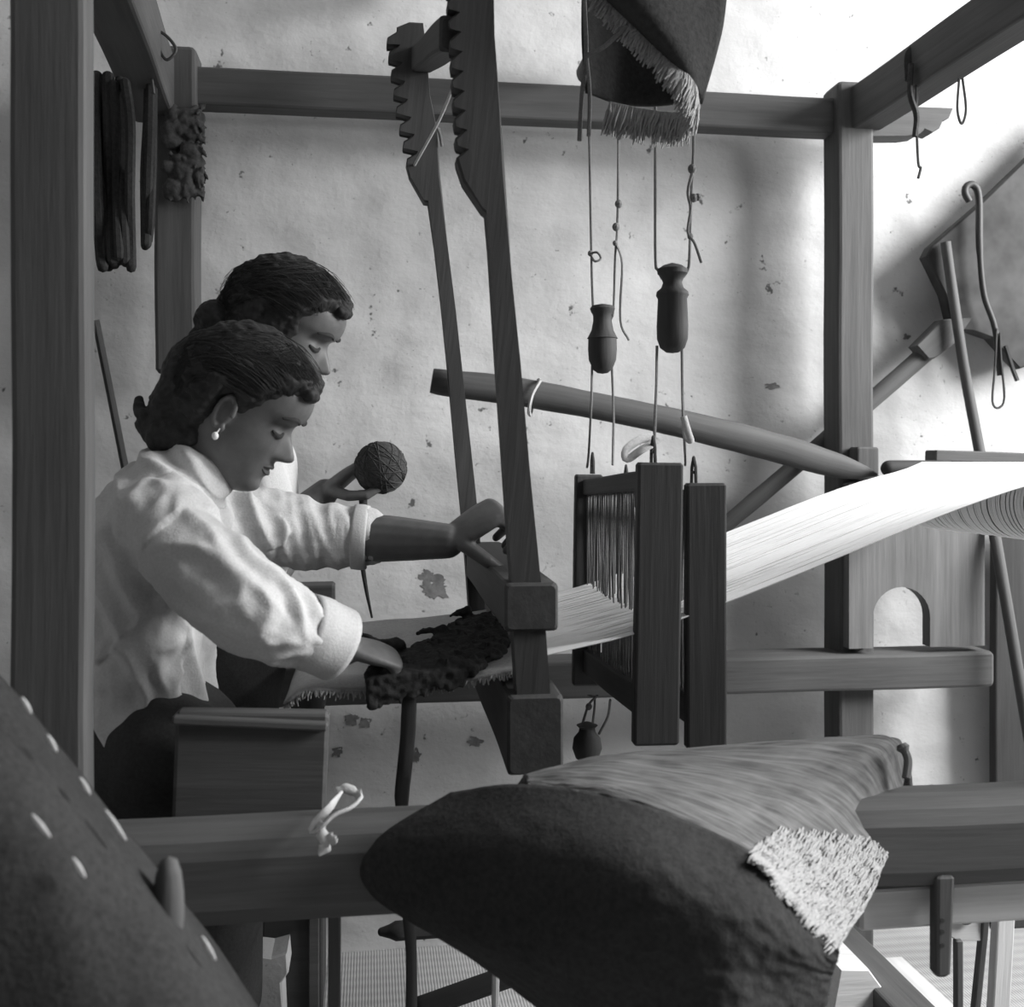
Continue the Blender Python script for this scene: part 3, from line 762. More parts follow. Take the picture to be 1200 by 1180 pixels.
# ------------------------------------------------------------------ rug hanging over the cross pole at the top
YR = 1.60
t = thing('hanging_rug', P(765, 140, YR), 'dark folded rug with pale fringe hanging above the loom', 'rug')
def gridpx(curves, n, m_):
    cs = [crom([P(*p) for p in c], n) for c in curves]
    cols = [crom([c[j] for c in cs], m_) for j in range(n + 1)]
    return [[cols[j][i] for j in range(n + 1)] for i in range(m_ + 1)]
rows = gridpx([[(690, -190, 1.670), (770, -195, 1.670), (850, -190, 1.670)], [(684, -60, 1.690), (765, -60, 1.710), (850, -60, 1.660)], [(683, 40, 1.670), (760, 40, 1.730), (840, 40, 1.640)], [(688, 108, 1.660), (730, 122, 1.710), (785, 122, 1.690), (812, 110, 1.640)]], 24, 20)
o = MB().grid(rows).build('back_fold', 'wool_black', t); solid(o, .008)
rows = gridpx([[(640, -150, 1.540), (745, -160, 1.500), (856, -150, 1.560)], [(655, -40, 1.560), (730, -45, 1.480), (852, -40, 1.540)], [(700, -6, 1.560), (752, 10, 1.470), (847, 20, 1.520)], [(738, 28, 1.540), (785, 55, 1.480), (838, 60, 1.520)], [(800, 86, 1.530), (812, 100, 1.510), (820, 122, 1.530)]], 24, 22)
ffold = o = MB().grid(rows).build('front_fold', 'wool_black', t); solid(o, .010)
b = MB(); rn = random.Random(8)
edge = crom([P(*p) for p in ((700, -6, 1.540), (738, 28, 1.520), (775, 62, 1.510), (800, 86, 1.500), (815, 108, 1.510), (812, 125, 1.540), (795, 136, 1.580), (755, 132, 1.620), (715, 124, 1.640))], 240)
for i, p in enumerate(edge):
    s = i / 240
    w_ = .022 + .020 * min(1, s * 2.2)
    d1 = Vector((-.35, -.05, -.75)) if s < .55 else Vector((-.15, 0, -.9))
    for q in range(6):
        e = p + d1 * w_ * rn.uniform(.6, 1.25) + Vector((rn.uniform(-.008, .008), rn.uniform(-.01, .01), rn.uniform(-.004, .008)))
        b.tube([p + Vector((0, -.004, .004)), p.lerp(e, .5) + Vector((rn.uniform(-.003, .003), -.004, 0)), e], [.0024, .0024, .001], 4, cap=False)
tag(b.build('fringe', 'wool_pale', ffold), kind='stuff')
b = MB(); cord(b, [P(684, -20, 1.580), P(687, 60, 1.580), P(682, 110, 1.580), P(679, 165, 1.580)], .0035)
cord(b, [P(686, 66, 1.570), P(706, 56, 1.540), P(722, 42, 1.520), P(735, 30, 1.510)], .004); cord(b, [P(687, 62, 1.570), P(691, 110, 1.580), P(690, 160, 1.600)], .003)
b.build('tie_cord', 'cord', t)

# ------------------------------------------------------------------ heavy rug thrown over the near rail
t = thing('draped_rug', P(800, 1100, 1.35), 'heavy dark rug with grey ribbed top thrown over the near rail', 'rug')
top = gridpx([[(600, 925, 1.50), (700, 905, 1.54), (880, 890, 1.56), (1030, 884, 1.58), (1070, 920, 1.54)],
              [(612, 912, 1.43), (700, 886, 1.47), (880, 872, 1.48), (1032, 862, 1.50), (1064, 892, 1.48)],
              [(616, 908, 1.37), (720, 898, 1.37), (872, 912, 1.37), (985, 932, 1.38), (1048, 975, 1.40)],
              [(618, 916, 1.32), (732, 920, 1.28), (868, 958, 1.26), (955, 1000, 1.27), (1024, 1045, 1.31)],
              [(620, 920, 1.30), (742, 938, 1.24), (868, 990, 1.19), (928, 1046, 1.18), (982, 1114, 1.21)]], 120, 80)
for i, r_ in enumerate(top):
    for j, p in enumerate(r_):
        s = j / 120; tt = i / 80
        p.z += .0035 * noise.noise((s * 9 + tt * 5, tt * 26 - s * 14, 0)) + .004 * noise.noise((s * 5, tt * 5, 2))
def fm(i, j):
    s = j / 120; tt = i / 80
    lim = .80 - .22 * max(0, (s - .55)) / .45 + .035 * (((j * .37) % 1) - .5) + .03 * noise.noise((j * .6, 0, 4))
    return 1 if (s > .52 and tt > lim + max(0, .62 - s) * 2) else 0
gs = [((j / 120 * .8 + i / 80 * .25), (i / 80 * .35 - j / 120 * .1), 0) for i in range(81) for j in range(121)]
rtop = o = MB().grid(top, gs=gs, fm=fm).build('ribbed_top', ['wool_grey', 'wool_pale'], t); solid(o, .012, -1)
b = MB(); rn = random.Random(4)
for k in range(2600):
    j = rn.randint(66, 119); s = j / 120
    lim = .80 - .22 * max(0, (s - .55)) / .45 + max(0, .62 - s) * 2
    tt = min(.99, lim + rn.uniform(-.05, .42)); i = int(tt * 80); p = top[i][j]; q = top[max(0, i - 4)][min(120, j + 1)]
    n = Vector((.25, -.75, .55)).normalized() * .003
    e = p + (p - q).normalized() * rn.uniform(.012, .035) + Vector((rn.uniform(-.003, .003), 0, rn.uniform(-.003, .003)))
    b.tube([p, p.lerp(e, .5) + n * 1.2, e + n * .5], [.0014, .0014, .0006], 4)
tag(b.build('pale_border', 'wool_pale', rtop), kind='stuff')
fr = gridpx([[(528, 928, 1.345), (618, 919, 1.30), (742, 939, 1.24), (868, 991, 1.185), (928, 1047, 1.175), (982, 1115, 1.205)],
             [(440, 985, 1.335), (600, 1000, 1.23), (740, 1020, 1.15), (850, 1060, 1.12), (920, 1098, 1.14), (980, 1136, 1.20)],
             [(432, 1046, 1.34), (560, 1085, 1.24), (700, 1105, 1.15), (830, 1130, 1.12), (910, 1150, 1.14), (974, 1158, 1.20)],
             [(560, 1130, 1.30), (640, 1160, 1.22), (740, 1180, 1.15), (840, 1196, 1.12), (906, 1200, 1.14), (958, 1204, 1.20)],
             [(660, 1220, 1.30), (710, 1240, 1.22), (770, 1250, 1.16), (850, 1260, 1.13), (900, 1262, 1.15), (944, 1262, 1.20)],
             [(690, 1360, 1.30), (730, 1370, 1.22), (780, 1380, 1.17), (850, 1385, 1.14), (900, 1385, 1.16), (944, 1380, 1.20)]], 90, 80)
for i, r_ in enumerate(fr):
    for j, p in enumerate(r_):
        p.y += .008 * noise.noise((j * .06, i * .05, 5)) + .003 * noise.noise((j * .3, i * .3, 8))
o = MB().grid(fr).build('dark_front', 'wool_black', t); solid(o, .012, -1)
b = MB(); b.tube(crom([P(1056, 872, 1.44), P(1064, 890, 1.43), P(1062, 912, 1.42)], 8), [.007, .01, .006] + [.006] * 6, 8); b.build('selvedge_roll', 'wool_grey', t)

# white rag tied on the near rail
t = thing('white_rag', P(385, 985, 1.36), 'knotted white rag tied round the near rail', 'rag')
b = MB()
for pts in ([(400, 928, 1.40), (388, 945, 1.345), (372, 962, 1.34), (368, 974, 1.34), (378, 968, 1.335), (392, 955, 1.335), (412, 946, 1.35), (424, 934, 1.40)],
            [(375, 962, 1.34), (378, 978, 1.335), (382, 990, 1.335), (374, 1002, 1.335)], [(384, 978, 1.335), (394, 988, 1.33)],
            [(392, 930, 1.42), (405, 924, 1.42), (418, 930, 1.42), (424, 934, 1.41)]):
    k = crom([P(*p) for p in pts], 24)
    b.tube(k, [((.0065 * (1 + .6 * noise.noise((i * .3, len(pts), 0)))) * min(1, .3 + i * .25, .3 + (24 - i) * .2), .0025) for i in range(25)], 8)
b.build('rag_strip', 'cotton_white', t)

# ------------------------------------------------------------------ things on the floor
# treadles
for lab, A, B, ww in (('dark pointed treadle board under the woven cloth', P(447, 1092, 2.02), P(760, 1070, 2.02), .05), ('dark treadle bar with pale peg close to the floor', P(478, 1186, 1.75), P(720, 1100, 1.75), .045)):
    t = thing('treadle', (A + B) / 2 - Vector((0, 0, .02)), lab, 'treadle', 'treadles under the loom')
    MB().capsule(crom([A, A.lerp(B, .2), B], 10), [(.007, .012), (.011, ww * .4)] + [(.015, ww * .6)] * 9, 12, ref=(0, 0, 1)).build('board', 'wood_black', t)
    if 'peg' in lab: MB().capsule([P(581, 1138, 1.70), P(580, 1200, 1.70)], .006, 8).build('peg', 'wood_pale', t)
# footstool / low box
c = P(342, 1080, 2.3); z1 = P(342, 1040, 2.22).z
b = thing('box_stool', (c.x, 2.3, 0), 'low dark wooden box stool beneath the woven cloth', 'stool')
MB().box((P(307, 1080, 2.24).x, 2.24, 0), (P(378, 1080, 2.24).x, 2.42, z1 - .02), .004).build('body', 'wood_black', b)
MB().box((P(305, 1080, 2.22).x, 2.22, z1 - .02), (P(381, 1080, 2.22).x, 2.44, z1), .004).build('lid', 'wood_black', b)
MB().box((P(362, 1080, 2.23).x, 2.228, .02), (P(374, 1080, 2.23).x, 2.242, z1 - .03), .002).build('batten', 'wood_mid', b)
pts = [P(u, v, 2.15) for u, v in ((286, 1215), (284, 1128), (300, 1120), (318, 1122), (336, 1117), (338, 1140), (330, 1152), (333, 1215))]
b = MB(); b.prism([Vector((p.x, p.y, max(p.z, 0))) for p in pts], (0, .09, 0), (1, 0, 0)); tag(b.build('chipped_block', 'plaster'), 'pale chipped block on the floor beside the box stool', 'block')
# bench under the weaver
bn = thing('weaver_bench', (P(185, 940, 1.75).x, 1.7, 0), 'dark wooden bench under the seated weaver', 'bench')
sz = .60
sxa, sxb = P(95, 930, 1.75).x, P(270, 930, 1.75).x
MB().box((sxa, 1.53, sz - .035), (sxb, 1.86, sz), .006, 'y').build('seat', 'wood_black', bn)
for xx in (sxa + .04, sxb - .04):
    for yy in (1.57, 1.82): MB().beam((xx, yy, 0), (xx, yy, sz - .03), .04, .04, (0, 1, 0), .004, 6).build('leg', 'wood_black', bn)
# pale bits seen under the rail at the right
t = thing('pale_stand', P(1120, 1130, 1.75), 'small pale wooden stand with a round hole behind the lower rail', 'stand')
Y = 1.78
b = MB(); outer = [P(u, v, Y) for u, v in ((1078, 1066), (1160, 1066), (1160, 1103), (1122, 1103), (1104, 1092))]
b.prism(outer, (0, .02, 0), (1, 0, 0)); b.build('board', 'wood_pale', t)
b = MB().lathe([(0, .013), (.004, .017), (.008, .0165)], P(1130, 1071, Y) + Vector((0, .0, 0)), (0, -1, 0), 20); b.build('hole_rim', 'wood_dark', t)
MB().beam(P(1122, 1100, Y), (P(1122, 1100, Y).x, Y, 0), .014, .014, (0, 1, 0), .003).build('leg', 'wood_mid', t)
MB().beam(P(1154, 1066, Y), (P(1148, 1140, Y).x, Y + .04, 0), .014, .014, (0, 1, 0), .003).build('leg', 'wood_mid', t)
b = MB().beam(P(1176, 1066, 1.66), (P(1162, 1180, 1.64).x - .02, 1.62, .0), .032, .02, (0, 1, 0), .003, 6)
tag(b.build('slanting_lath', 'wood_pale'), 'pale lath leaning under the lower rail', 'lath')
b = MB().box((P(1125, 1120, 1.85).x, 1.45, 0), (P(1125, 1120, 1.85).x + .12, 2.3, .018), .003, 'y')  # lit strip of floor put into the colour of a thin pale plank
tag(b.build('lit_floor_plank', 'wood_pale'), 'pale plank standing in for lit floor beside the dark sill', 'plank')
c = P(1000, 1110, 2.0)
b = MB(); 
pl = [P(972, 1132, 2.05), P(1046, 1126, 2.05), P(1050, 1104, 2.05), P(1018, 1060, 2.05), P(985, 1060, 2.05)]
dz = min(p.z for p in pl)
b.prism([Vector((p.x, p.y, p.z - dz)) for p in pl], (0, .25, 0), (1, 0, 0)); tag(b.build('wedge_block', 'wood_pale'), 'pale angular wooden block on the floor below the rug', 'block')

# dark blanket with white stitches in the left foreground
t = thing('stitched_blanket', (P(110, 1100, 1.0).x, 1.0, 0), 'dark blanket with white running stitches heaped in front of the near post', 'blanket')
rows = gridpx([[(-120, 700, 1.14), (0, 800, 1.14), (75, 890, 1.15), (150, 985, 1.15), (230, 1085, 1.15), (320, 1215, 1.15)],
               [(-150, 720, 1.06), (-20, 825, 1.05), (55, 910, 1.04), (128, 1000, 1.04), (215, 1105, 1.05), (310, 1230, 1.06)],
               [(-180, 860, .98), (-60, 920, .97), (30, 985, .97), (110, 1070, .97), (205, 1150, .98), (300, 1270, 1.0)],
               [(-200, 1100, .94), (-80, 1140, .93), (20, 1180, .93), (110, 1240, .93), (200, 1300, .94), (300, 1380, .97)],
               [(-200, 1500, .93), (-80, 1520, .92), (20, 1560, .92), (110, 1600, .92), (200, 1640, .93), (300, 1700, .95)],
               [(-200, 1800, .93), (-80, 1800, .92), (20, 1810, .92), (110, 1800, .92), (200, 1800, .93), (300, 1790, .95)]], 50, 60)
for i, r_ in enumerate(rows):
    for j, p in enumerate(r_): p.y += .012 * noise.noise((j * .1, i * .05, 1)); p.z = max(p.z, .012)
bcl = o = MB().grid(rows).build('cloth', 'wool_black', t); solid(o, .01)
def stitch(pts):
    k = crom([P(*p) for p in pts], 6); MB().capsule(k, [.0012, .002, .0024, .0026, .0024, .002, .0012], 7).build('stitch', 'cloth_grey', bcl)
for (a_, b_) in (((26, 818), (36, 835)), ((56, 862), (66, 880)), ((94, 912), (105, 930)), ((124, 950), (147, 984)), ((38, 955), (58, 980)), ((86, 1006), (99, 1027)), ((237, 1098), (252, 1124)), ((211, 1146), (222, 1160)), ((30, 1170), (45, 1182))):
    stitch([(a_[0], a_[1], 1.03 if a_[1] < 940 or a_[0] > 120 else .955), (b_[0], b_[1], 1.03 if a_[1] < 940 or a_[0] > 120 else .955)])
b = MB(); b.lathe([(0, .003), (.004, .010), (.013, .0145), (.03, .0155), (.05, .0145), (.068, .012), (.08, .008), (.084, .001)], P(196, 1106, 1.06), (.02, 0, 1), 18)
b.build('turned_knob', 'wood_mid', t)

# ------------------------------------------------------------------ people
FRONT = [(-.122, .030), (-.115, .056), (-.106, .072), (-.095, .0785), (-.075, .0785), (-.055, .0795), (-.03, .080), (-.01, .080), (.008, .079), (.018, .083), (.03, .092), (.05, .094), (.07, .088), (.09, .070), (.105, .046), (.115, .015), (.118, -.01)]
BACK = [(-.122, -.02), (-.115, -.035), (-.1, -.05), (-.08, -.058), (-.05, -.07), (-.02, -.088), (.02, -.102), (.05, -.100), (.08, -.082), (.1, -.058), (.112, -.035), (.118, -.02)]
WIDTH = [(-.122, .018), (-.115, .030), (-.106, .038), (-.095, .045), (-.08, .053), (-.06, .061), (-.03, .068), (0, .072), (.03, .076), (.06, .073), (.085, .060), (.103, .040), (.114, .018), (.118, .004)]
NOSE = [(-.047, 0), (-.043, .008), (-.038, .023), (-.032, .0295), (-.026, .028), (-.015, .0195), (-.002, .010), (.01, .005), (.02, .001), (.026, 0)]
def head_base(ph, z):
    xf, xb, wd = spl_tab(FRONT, z), spl_tab(BACK, z), spl_tab(WIDTH, z)
    xc, a_ = (xf + xb) / 2, (xf - xb) / 2; c, sn = math.cos(ph), math.sin(ph); ex = .86
    return xc + a_ * math.copysign(abs(c) ** ex, c), wd * math.copysign(abs(sn) ** ex, sn)
def features(y, z):
    x = 0; ya = abs(y)
    sg = .0085 + .004 * max(0, min(1, (.0 - z) / .03))
    if -.047 < z < .026: x += spl_tab(NOSE, z) * math.exp(-(y / sg) ** 2)
    g2 = lambda y0, z0, sy, sz_: math.exp(-((ya - y0) / sy) ** 2 - ((z - z0) / sz_) ** 2)
    x += .006 * g2(.0125, -.037, .006, .007)
    x -= .0085 * g2(.030, .008, .017, .011)
    x += .0065 * g2(.032, .002, .0125, .009)
    x += .003 * g2(.04, -.028, .02, .014) + .0025 * g2(.03, .024, .018, .006)
    x += .0065 * g2(0, -.0545, .015, .006) + .0055 * g2(0, -.069, .013, .006) - .0035 * g2(.0, -.0615, .020, .0022) - .003 * g2(0, -.082, .016, .006) + .003 * g2(0, -.097, .016, .01)
    return x
def face_x(y, z):
    wd = spl_tab(WIDTH, z); sn = min(1, (abs(y) / wd)) ** (1 / .86); ph = math.asin(sn)
    return head_base(ph, z)[0] + features(y, z)
def head_mesh(Mx, k=1.0):
    b = MB(); nz, nf = 110, 120; rings = []
    for i in range(nz + 1):
        z = -.1215 + .239 * i / nz; ring = []
        for j in range(nf):
            s = (j / nf) * 2 - 1; ph = math.copysign(abs(s) ** 1.45, s) * math.pi
            x, y = head_base(ph, z)
            if math.cos(ph) > 0: x += features(y, z)
            ring.append(Mx @ (Vector((x, y, z)) * k))
        rings.append(ring)
    b.rings(rings); return b
def sstep(a, b_, x):
    t = max(0, min(1, (x - a) / (b_ - a))); return t * t * (3 - 2 * t)
def hairline(x): return spl_tab([(-.11, -.085), (-.05, -.075), (-.03, -.045), (-.012, .012), (.012, -.004), (.03, .018), (.05, .046), (.07, .062), (.095, .068)], x)
def hair_pt(ph, z, thick, extra=0.0, bumps=True):
    x, y = head_base(ph, z)
    h = z - hairline(x)
    tk = -.010 + (thick + .010) * sstep(-.012, .022, h) + .012 * sstep(.02, -.10, x) * sstep(0, .05, h)
    d = Vector((x * .9, y, (z - .0) * .85 if z > 0 else z * .3)); d.normalize()
    if bumps and tk > 0:
        q = Vector((x, y, z))
        ang = math.atan2(y, x + .02)
        tk += .0016 * math.sin(z * 420 + 6 * noise.noise(q * 22)) * (1 if abs(y) > .02 else .6) + .004 * noise.noise(q * 24) + .0015 * noise.noise(q * 80)
    return Vector((x, y, z)) + d * (tk + extra)
def hair_cap(Mx, k, thick):
    b = MB(); rings = []
    for i in range(91):
        z = -.115 + .2325 * i / 90
        rings.append([Mx @ (hair_pt(2 * math.pi * j / 110, z, thick) * k) for j in range(110)])
    return b.rings(rings)
def hair_strands(parent, Mx, k, thick, knot_pt, n, seed):
    b = MB(); rn = random.Random(seed); kp = Vector(knot_pt)
    for q in range(n):
        sd = rn.choice((-1, -1, 1)); a0 = rn.uniform(.05, 1.35); z0 = spl_tab([(0, .082), (.5, .072), (1, .045), (1.4, .015)], a0) + rn.uniform(0, .03)
        a1 = rn.uniform(2.2, 2.9); z1 = rn.uniform(-.03, .03); off = rn.uniform(.0, .0025) + (.006 if rn.random() < .06 else 0)
        pts = []
        for i in range(13):
            t = i / 12; zz = z0 + (z1 - z0) * t + .055 * math.sin(math.pi * t) * (z0 / .09)
            pts.append(Mx @ (hair_pt(sd * (a0 + (a1 - a0) * t), min(zz, .112), thick, off, False) * k))
        b.tube(pts, [.0006 * (.3 + .7 * math.sin(math.pi * (i + .6) / 13.2)) for i in range(13)], 4)
    return tag(b.build('hair_strands', 'hair', parent), kind='stuff')
def ear(b, Mx, side, k=1.0):
    pts = []
    for q in range(11):
        an = R(-70 + 250 * q / 10)
        pts.append(Mx @ (Vector((-.006 - .016 * math.cos(an), side * (.079 + .005 * (q / 10)), -.006 + .030 * math.sin(an))) * k))
    b.capsule(pts, .0052 * k, 8)
    b.ell(Mx @ (Vector((-.004, side * .0745, -.008)) * k), (.012 * k, .005 * k, .024 * k), Mx.to_3x3())
    b.ell(Mx @ (Vector((.002, side * .078, -.034)) * k), (.007 * k, .005 * k, .008 * k), Mx.to_3x3())
def head_matrix(c, yaw, pitch, roll=0): return Matrix.Translation(c) @ Matrix.Rotation(R(yaw), 4, 'Z') @ Matrix.Rotation(R(pitch), 4, 'Y') @ Matrix.Rotation(R(roll), 4, 'X')
def hand(b, Mx, curls, side=1, thumb=((.55, .75, -.35), (.8, .35, -.5), (.9, .0, -.45)), k=.92, spread=1.0):
    """local: x from wrist to knuckles, y across (index side = +y*side), z = back of the hand"""
    T = lambda x, y, z: Mx @ (Vector((x, y * side, z)) * k)
    yref = (Mx.to_3x3() @ Vector((0, 1, 0)))
    b.capsule([T(-.012, 0, 0), T(.02, .001, 0), T(.055, .001, .001), T(.082, .0, .0)], [(.024 * k, .016 * k), (.034 * k, .016 * k), (.040 * k, .014 * k), (.039 * k, .011 * k)], 16, res=8, ref=yref)
    for f, (y0, L, x0, r_) in enumerate(((.0295, .068, .084, .0088), (.0100, .076, .088, .0090), (-.0105, .070, .085, .0085), (-.0295, .055, .078, .0076))):
        c = curls[f]; p = Vector((x0 - .012, y0, 0)); an = 0; pts = [p.copy()]
        sp = (y0 / .03) * .10 * spread
        for L_, cc in ((L * .5, c[0]), (L * .29, c[1]), (L * .25, c[2])):
            an += R(cc); p = p + Vector((math.cos(an) * L_, sp * L_, -math.sin(an) * L_)); pts.append(p.copy())
        b.capsule([T(*q) for q in pts], [r_ * k * 1.05, r_ * k, r_ * k * .92, r_ * k * .78], 10)
    p = Vector((.012, .026, -.006)); pts = [p.copy()]
    for d, L_ in zip(thumb, (.042, .034, .027)):
        p = p + Vector(d).normalized() * L_; pts.append(p.copy())
    b.capsule([T(*q) for q in pts], [.0125 * k, .0108 * k, .0098 * k, .0078 * k], 10)
def frame(o, x, zdir):
    x = Vector(x).normalized(); z = Vector(zdir); z = (z - x * z.dot(x)).normalized(); y = z.cross(x)
    m = Matrix((x, y, z)).transposed().to_4x4(); return Matrix.Translation(o) @ m
def brow(parent, Mx, k, head_x):
    S = lambda y, z, o=.0008: Mx @ (Vector((face_x(y, z) + o, y, z)) * k)
    for sd in (-1, 1):
        for nm, pts, r_ in (('eyebrow', [(.012, .0255), (.025, .031), (.038, .031), (.050, .025)], .0040), ('eyelash', [(.017, .001), (.025, -.0035), (.034, -.0045), (.044, -.001)], .0036)):
            MB().capsule([S(p.x * sd, p.y) for p in crom([Vector((a_, c_, 0)) for a_, c_ in pts], 10)], [(r_ * (.5 + .6 * math.sin(math.pi * (i + 1) / 12)), .0016) for i in range(11)], 6).build(nm, 'lash', parent)
    for z0, rr, cur in ((-.0560, .0036, -.003), (-.0670, .0042, .003)):
        pts = [(-.020, cur), (-.010, 0), (0, 0), (.010, 0), (.020, cur)]
        MB().capsule([S(p.x, z0 + p.y, -.0012) for p in crom([Vector((a_, c_, 0)) for a_, c_ in pts], 12)], [(.001 + rr * .75 * math.sin(math.pi * (i + .5) / 13), .0026) for i in range(13)], 8).build('lip', 'lip', parent)

def folds(scale, amp, stretch=(1, 1, 1)):
    sv = Vector(stretch)
    def f(p, n):
        q = Vector((p.x * sv.x, p.y * sv.y, p.z * sv.z)) * scale
        a_ = noise.noise(q); b_ = noise.noise(q * 2.1 + Vector((5, 5, 5)))
        return amp * ((1 - abs(a_) * 2.4) * .7 + b_ * .4)
    return f

# ---- the weaver (near)
hc1 = P(286, 481, 1.72); H1 = head_matrix(hc1, -9, 30, 0); K1 = .99
sh_n, el_n, wr_n = P(188, 622, 1.585), P(300, 716, 1.49), P(404, 758, 1.56)
sh_f, el_f, wr_f = P(262, 612, 1.86), P(402, 630, 1.86), P(524, 634, 1.80)
nb = P(222, 575, 1.72)
b = head_mesh(H1, K1); ear(b, H1 @ Matrix.Translation((.002, -.010, -.004)), -1, K1 * .86); ear(b, H1 @ Matrix.Translation((.002, .010, -.004)), 1, K1 * .86)
b.capsule([H1 @ Vector((-.025, 0, -.06)), nb + Vector((.01, 0, .02)), nb + Vector((-.03, 0, -.05))], [.046, .048, .065], 16, res=6)
b.capsule([nb + Vector((-.02, 0, -.06)), P(185, 680, 1.72), P(175, 800, 1.72), P(180, 880, 1.72)], [(.07, .12), (.08, .125), (.08, .12), (.09, .14)], 20, res=10, ref=(1, 0, 0))
b.capsule([sh_n, el_n, P(345, 733, 1.515), wr_n], [.046, .040, .037, .027], 14, res=10)
b.capsule([sh_f, el_f, P(455, 631, 1.84), wr_f], [.046, .042, .040, .030], 14, res=12)
b.capsule([P(190, 890, 1.66), P(290, 925, 1.62)], [.075, .06], 14); b.capsule([P(190, 890, 1.80), P(290, 925, 1.84)], [.075, .06], 14)
for Yk in (1.62, 1.84):
    kn = P(290, 925, Yk); b.capsule([kn, Vector((kn.x - .13, Yk, .30)), Vector((kn.x - .16, Yk, .06))], [.055, .045, .035], 12)
# far hand closed over the hand bar of the beater
hb = P(577, 655, 1.90)
hand(b, frame(wr_f + Vector((.006, 0, .004)), (.82, .02, .52), (-.5, -.42, .75)), ((60, 66, 42), (58, 66, 42), (60, 66, 42), (62, 66, 42)), side=-1, thumb=((.35, .55, -.75), (.35, .1, -.95), (.45, -.1, -.9)), k=1.12)
# near hand working in the wool
hand(b, frame(wr_n + Vector((.005, 0, 0)), (1, .45, -.35), (.3, -.25, 1)), ((28, 34, 25), (32, 36, 25), (34, 38, 28), (36, 40, 28)), side=1, thumb=((.7, .7, -.35), (.85, .3, -.4), (.9, .1, -.4)))
base1 = Vector((P(185, 900, 1.72).x, 1.72, 0))
pers = remesh(b, 'person', .0028, 2, 'skin', base=base1)
tag(pers, 'weaver in white blouse seated at the loom, leaning forward with both arms out', 'person')
brow(pers, H1, K1, 0)
b = MB(); b.ell(H1 @ (Vector((.003, -.083, -.047)) * K1), (.0052, .0052, .0062)); b.tube([H1 @ (Vector((.003, -.080, -.034)) * K1), H1 @ (Vector((.003, -.083, -.042)) * K1)], .0012, 6)
b.build('earring', 'pearl', pers)
# hair
b = MB(); T1 = lambda x, y, z: H1 @ (Vector((x, y, z)) * K1)
b = hair_cap(H1, K1, .016)
m1 = H1.to_3x3()
b.ell(T1(-.092, 0, -.04), (.046, .066, .060), m1); b.ell(T1(-.09, 0, .015), (.055, .07, .075), m1)
b.capsule([T1(-.055, -.035, -.07), T1(-.085, -.03, -.095), T1(-.115, -.02, -.092)], [.034, .032, .020], 12)
b.capsule([T1(-.118, -.03, -.085), T1(-.140, -.02, -.078), T1(-.152, -.01, -.068)], [.012, .010, .006], 10)
b.ell(T1(.086, -.018, .074), (.014, .030, .012), m1)
def hair_d(Mx):
    inv = Mx.inverted()
    def f(p, n):
        q = inv @ p
        an = math.atan2(q.z - .03, q.y) if False else q.y * 60 + q.z * 18
        return .0022 * noise.noise(Vector((q.x * 25, q.y * 130, q.z * 130))) + .003 * noise.noise(q * 45) + .002 * noise.noise(q * 110)
    return f
hr1 = remesh(b, 'hair', .003, 1, 'hair', pers, disp=hair_d(H1))
hair_strands(hr1, H1, K1, .016, (-.13, 0, -.02), 460, 11)
# blouse
b = MB()
b.capsule([P(228, 556, 1.72), P(208, 578, 1.72), P(186, 640, 1.72), P(176, 720, 1.72), P(174, 800, 1.72), P(176, 850, 1.72)], [(.055, .066), (.082, .125), (.100, .15), (.095, .148), (.092, .145), (.10, .155)], 28, res=18, ref=(1, 0, 0))
b.capsule([P(185, 578, 1.70), P(158, 620, 1.70), P(148, 690, 1.71)], [(.045, .09), (.06, .115), (.05, .11)], 20, ref=(1, 0, 0), res=8)
b.capsule([sh_n + Vector((-.004, .03, .008)), sh_n.lerp(el_n, .45), el_n, P(345, 735, 1.513)], [.068, .064, .060, .050], 20, res=12)
b.capsule([sh_f + Vector((-.01, -.03, .005)), sh_f.lerp(el_f, .5), P(385, 628, 1.865), P(424, 629, 1.862)], [.068, .062, .056, .052], 20, res=12)
def ridge(q):
    a_ = 1 - abs(noise.noise(q)) * 2.6; return max(a_, -.6)
dn = (el_n - sh_n).normalized(); sn_ = dn.cross(Vector((0, 1, 0))).normalized(); tn = dn.cross(sn_)
def bl(p, n):
    s = p.x; wq = Vector((noise.noise(p * 7), noise.noise(p * 7 + Vector((9, 0, 0))), noise.noise(p * 7 + Vector((0, 9, 0))))) * .02
    p_ = p + wq
    if p.y > 1.80 and s > -.32:          # crumpled far sleeve: narrow pleats across the arm
        return .0045 * ridge(Vector((s * 42 + p.z * 12, p.y * 5, p.z * 5))) + .003 * noise.noise(p * 40)
    q = p_ - sh_n
    if q.dot(dn) > .04 and p.y < 1.62:   # near sleeve: long folds along the arm, gathered at the cuff
        along = q.dot(dn)
        return .0075 * ridge(Vector((along * 7, q.dot(sn_) * 24, q.dot(tn) * 24))) + .003 * noise.noise(Vector((along * 12, q.dot(sn_) * 70, q.dot(tn) * 70))) * sstep(.1, .25, along) + .002 * noise.noise(p * 50)
    v_ = Vector((p_.x * 20 + p_.z * 9, p_.y * 12, p_.z * 5 - p_.x * 4))
    return .011 * ridge(v_) + .004 * noise.noise(v_ * 2.2) + .0015 * noise.noise(p * 60)
blo = remesh(b, 'blouse', .0045, 2, 'cotton_white', pers, disp=bl)
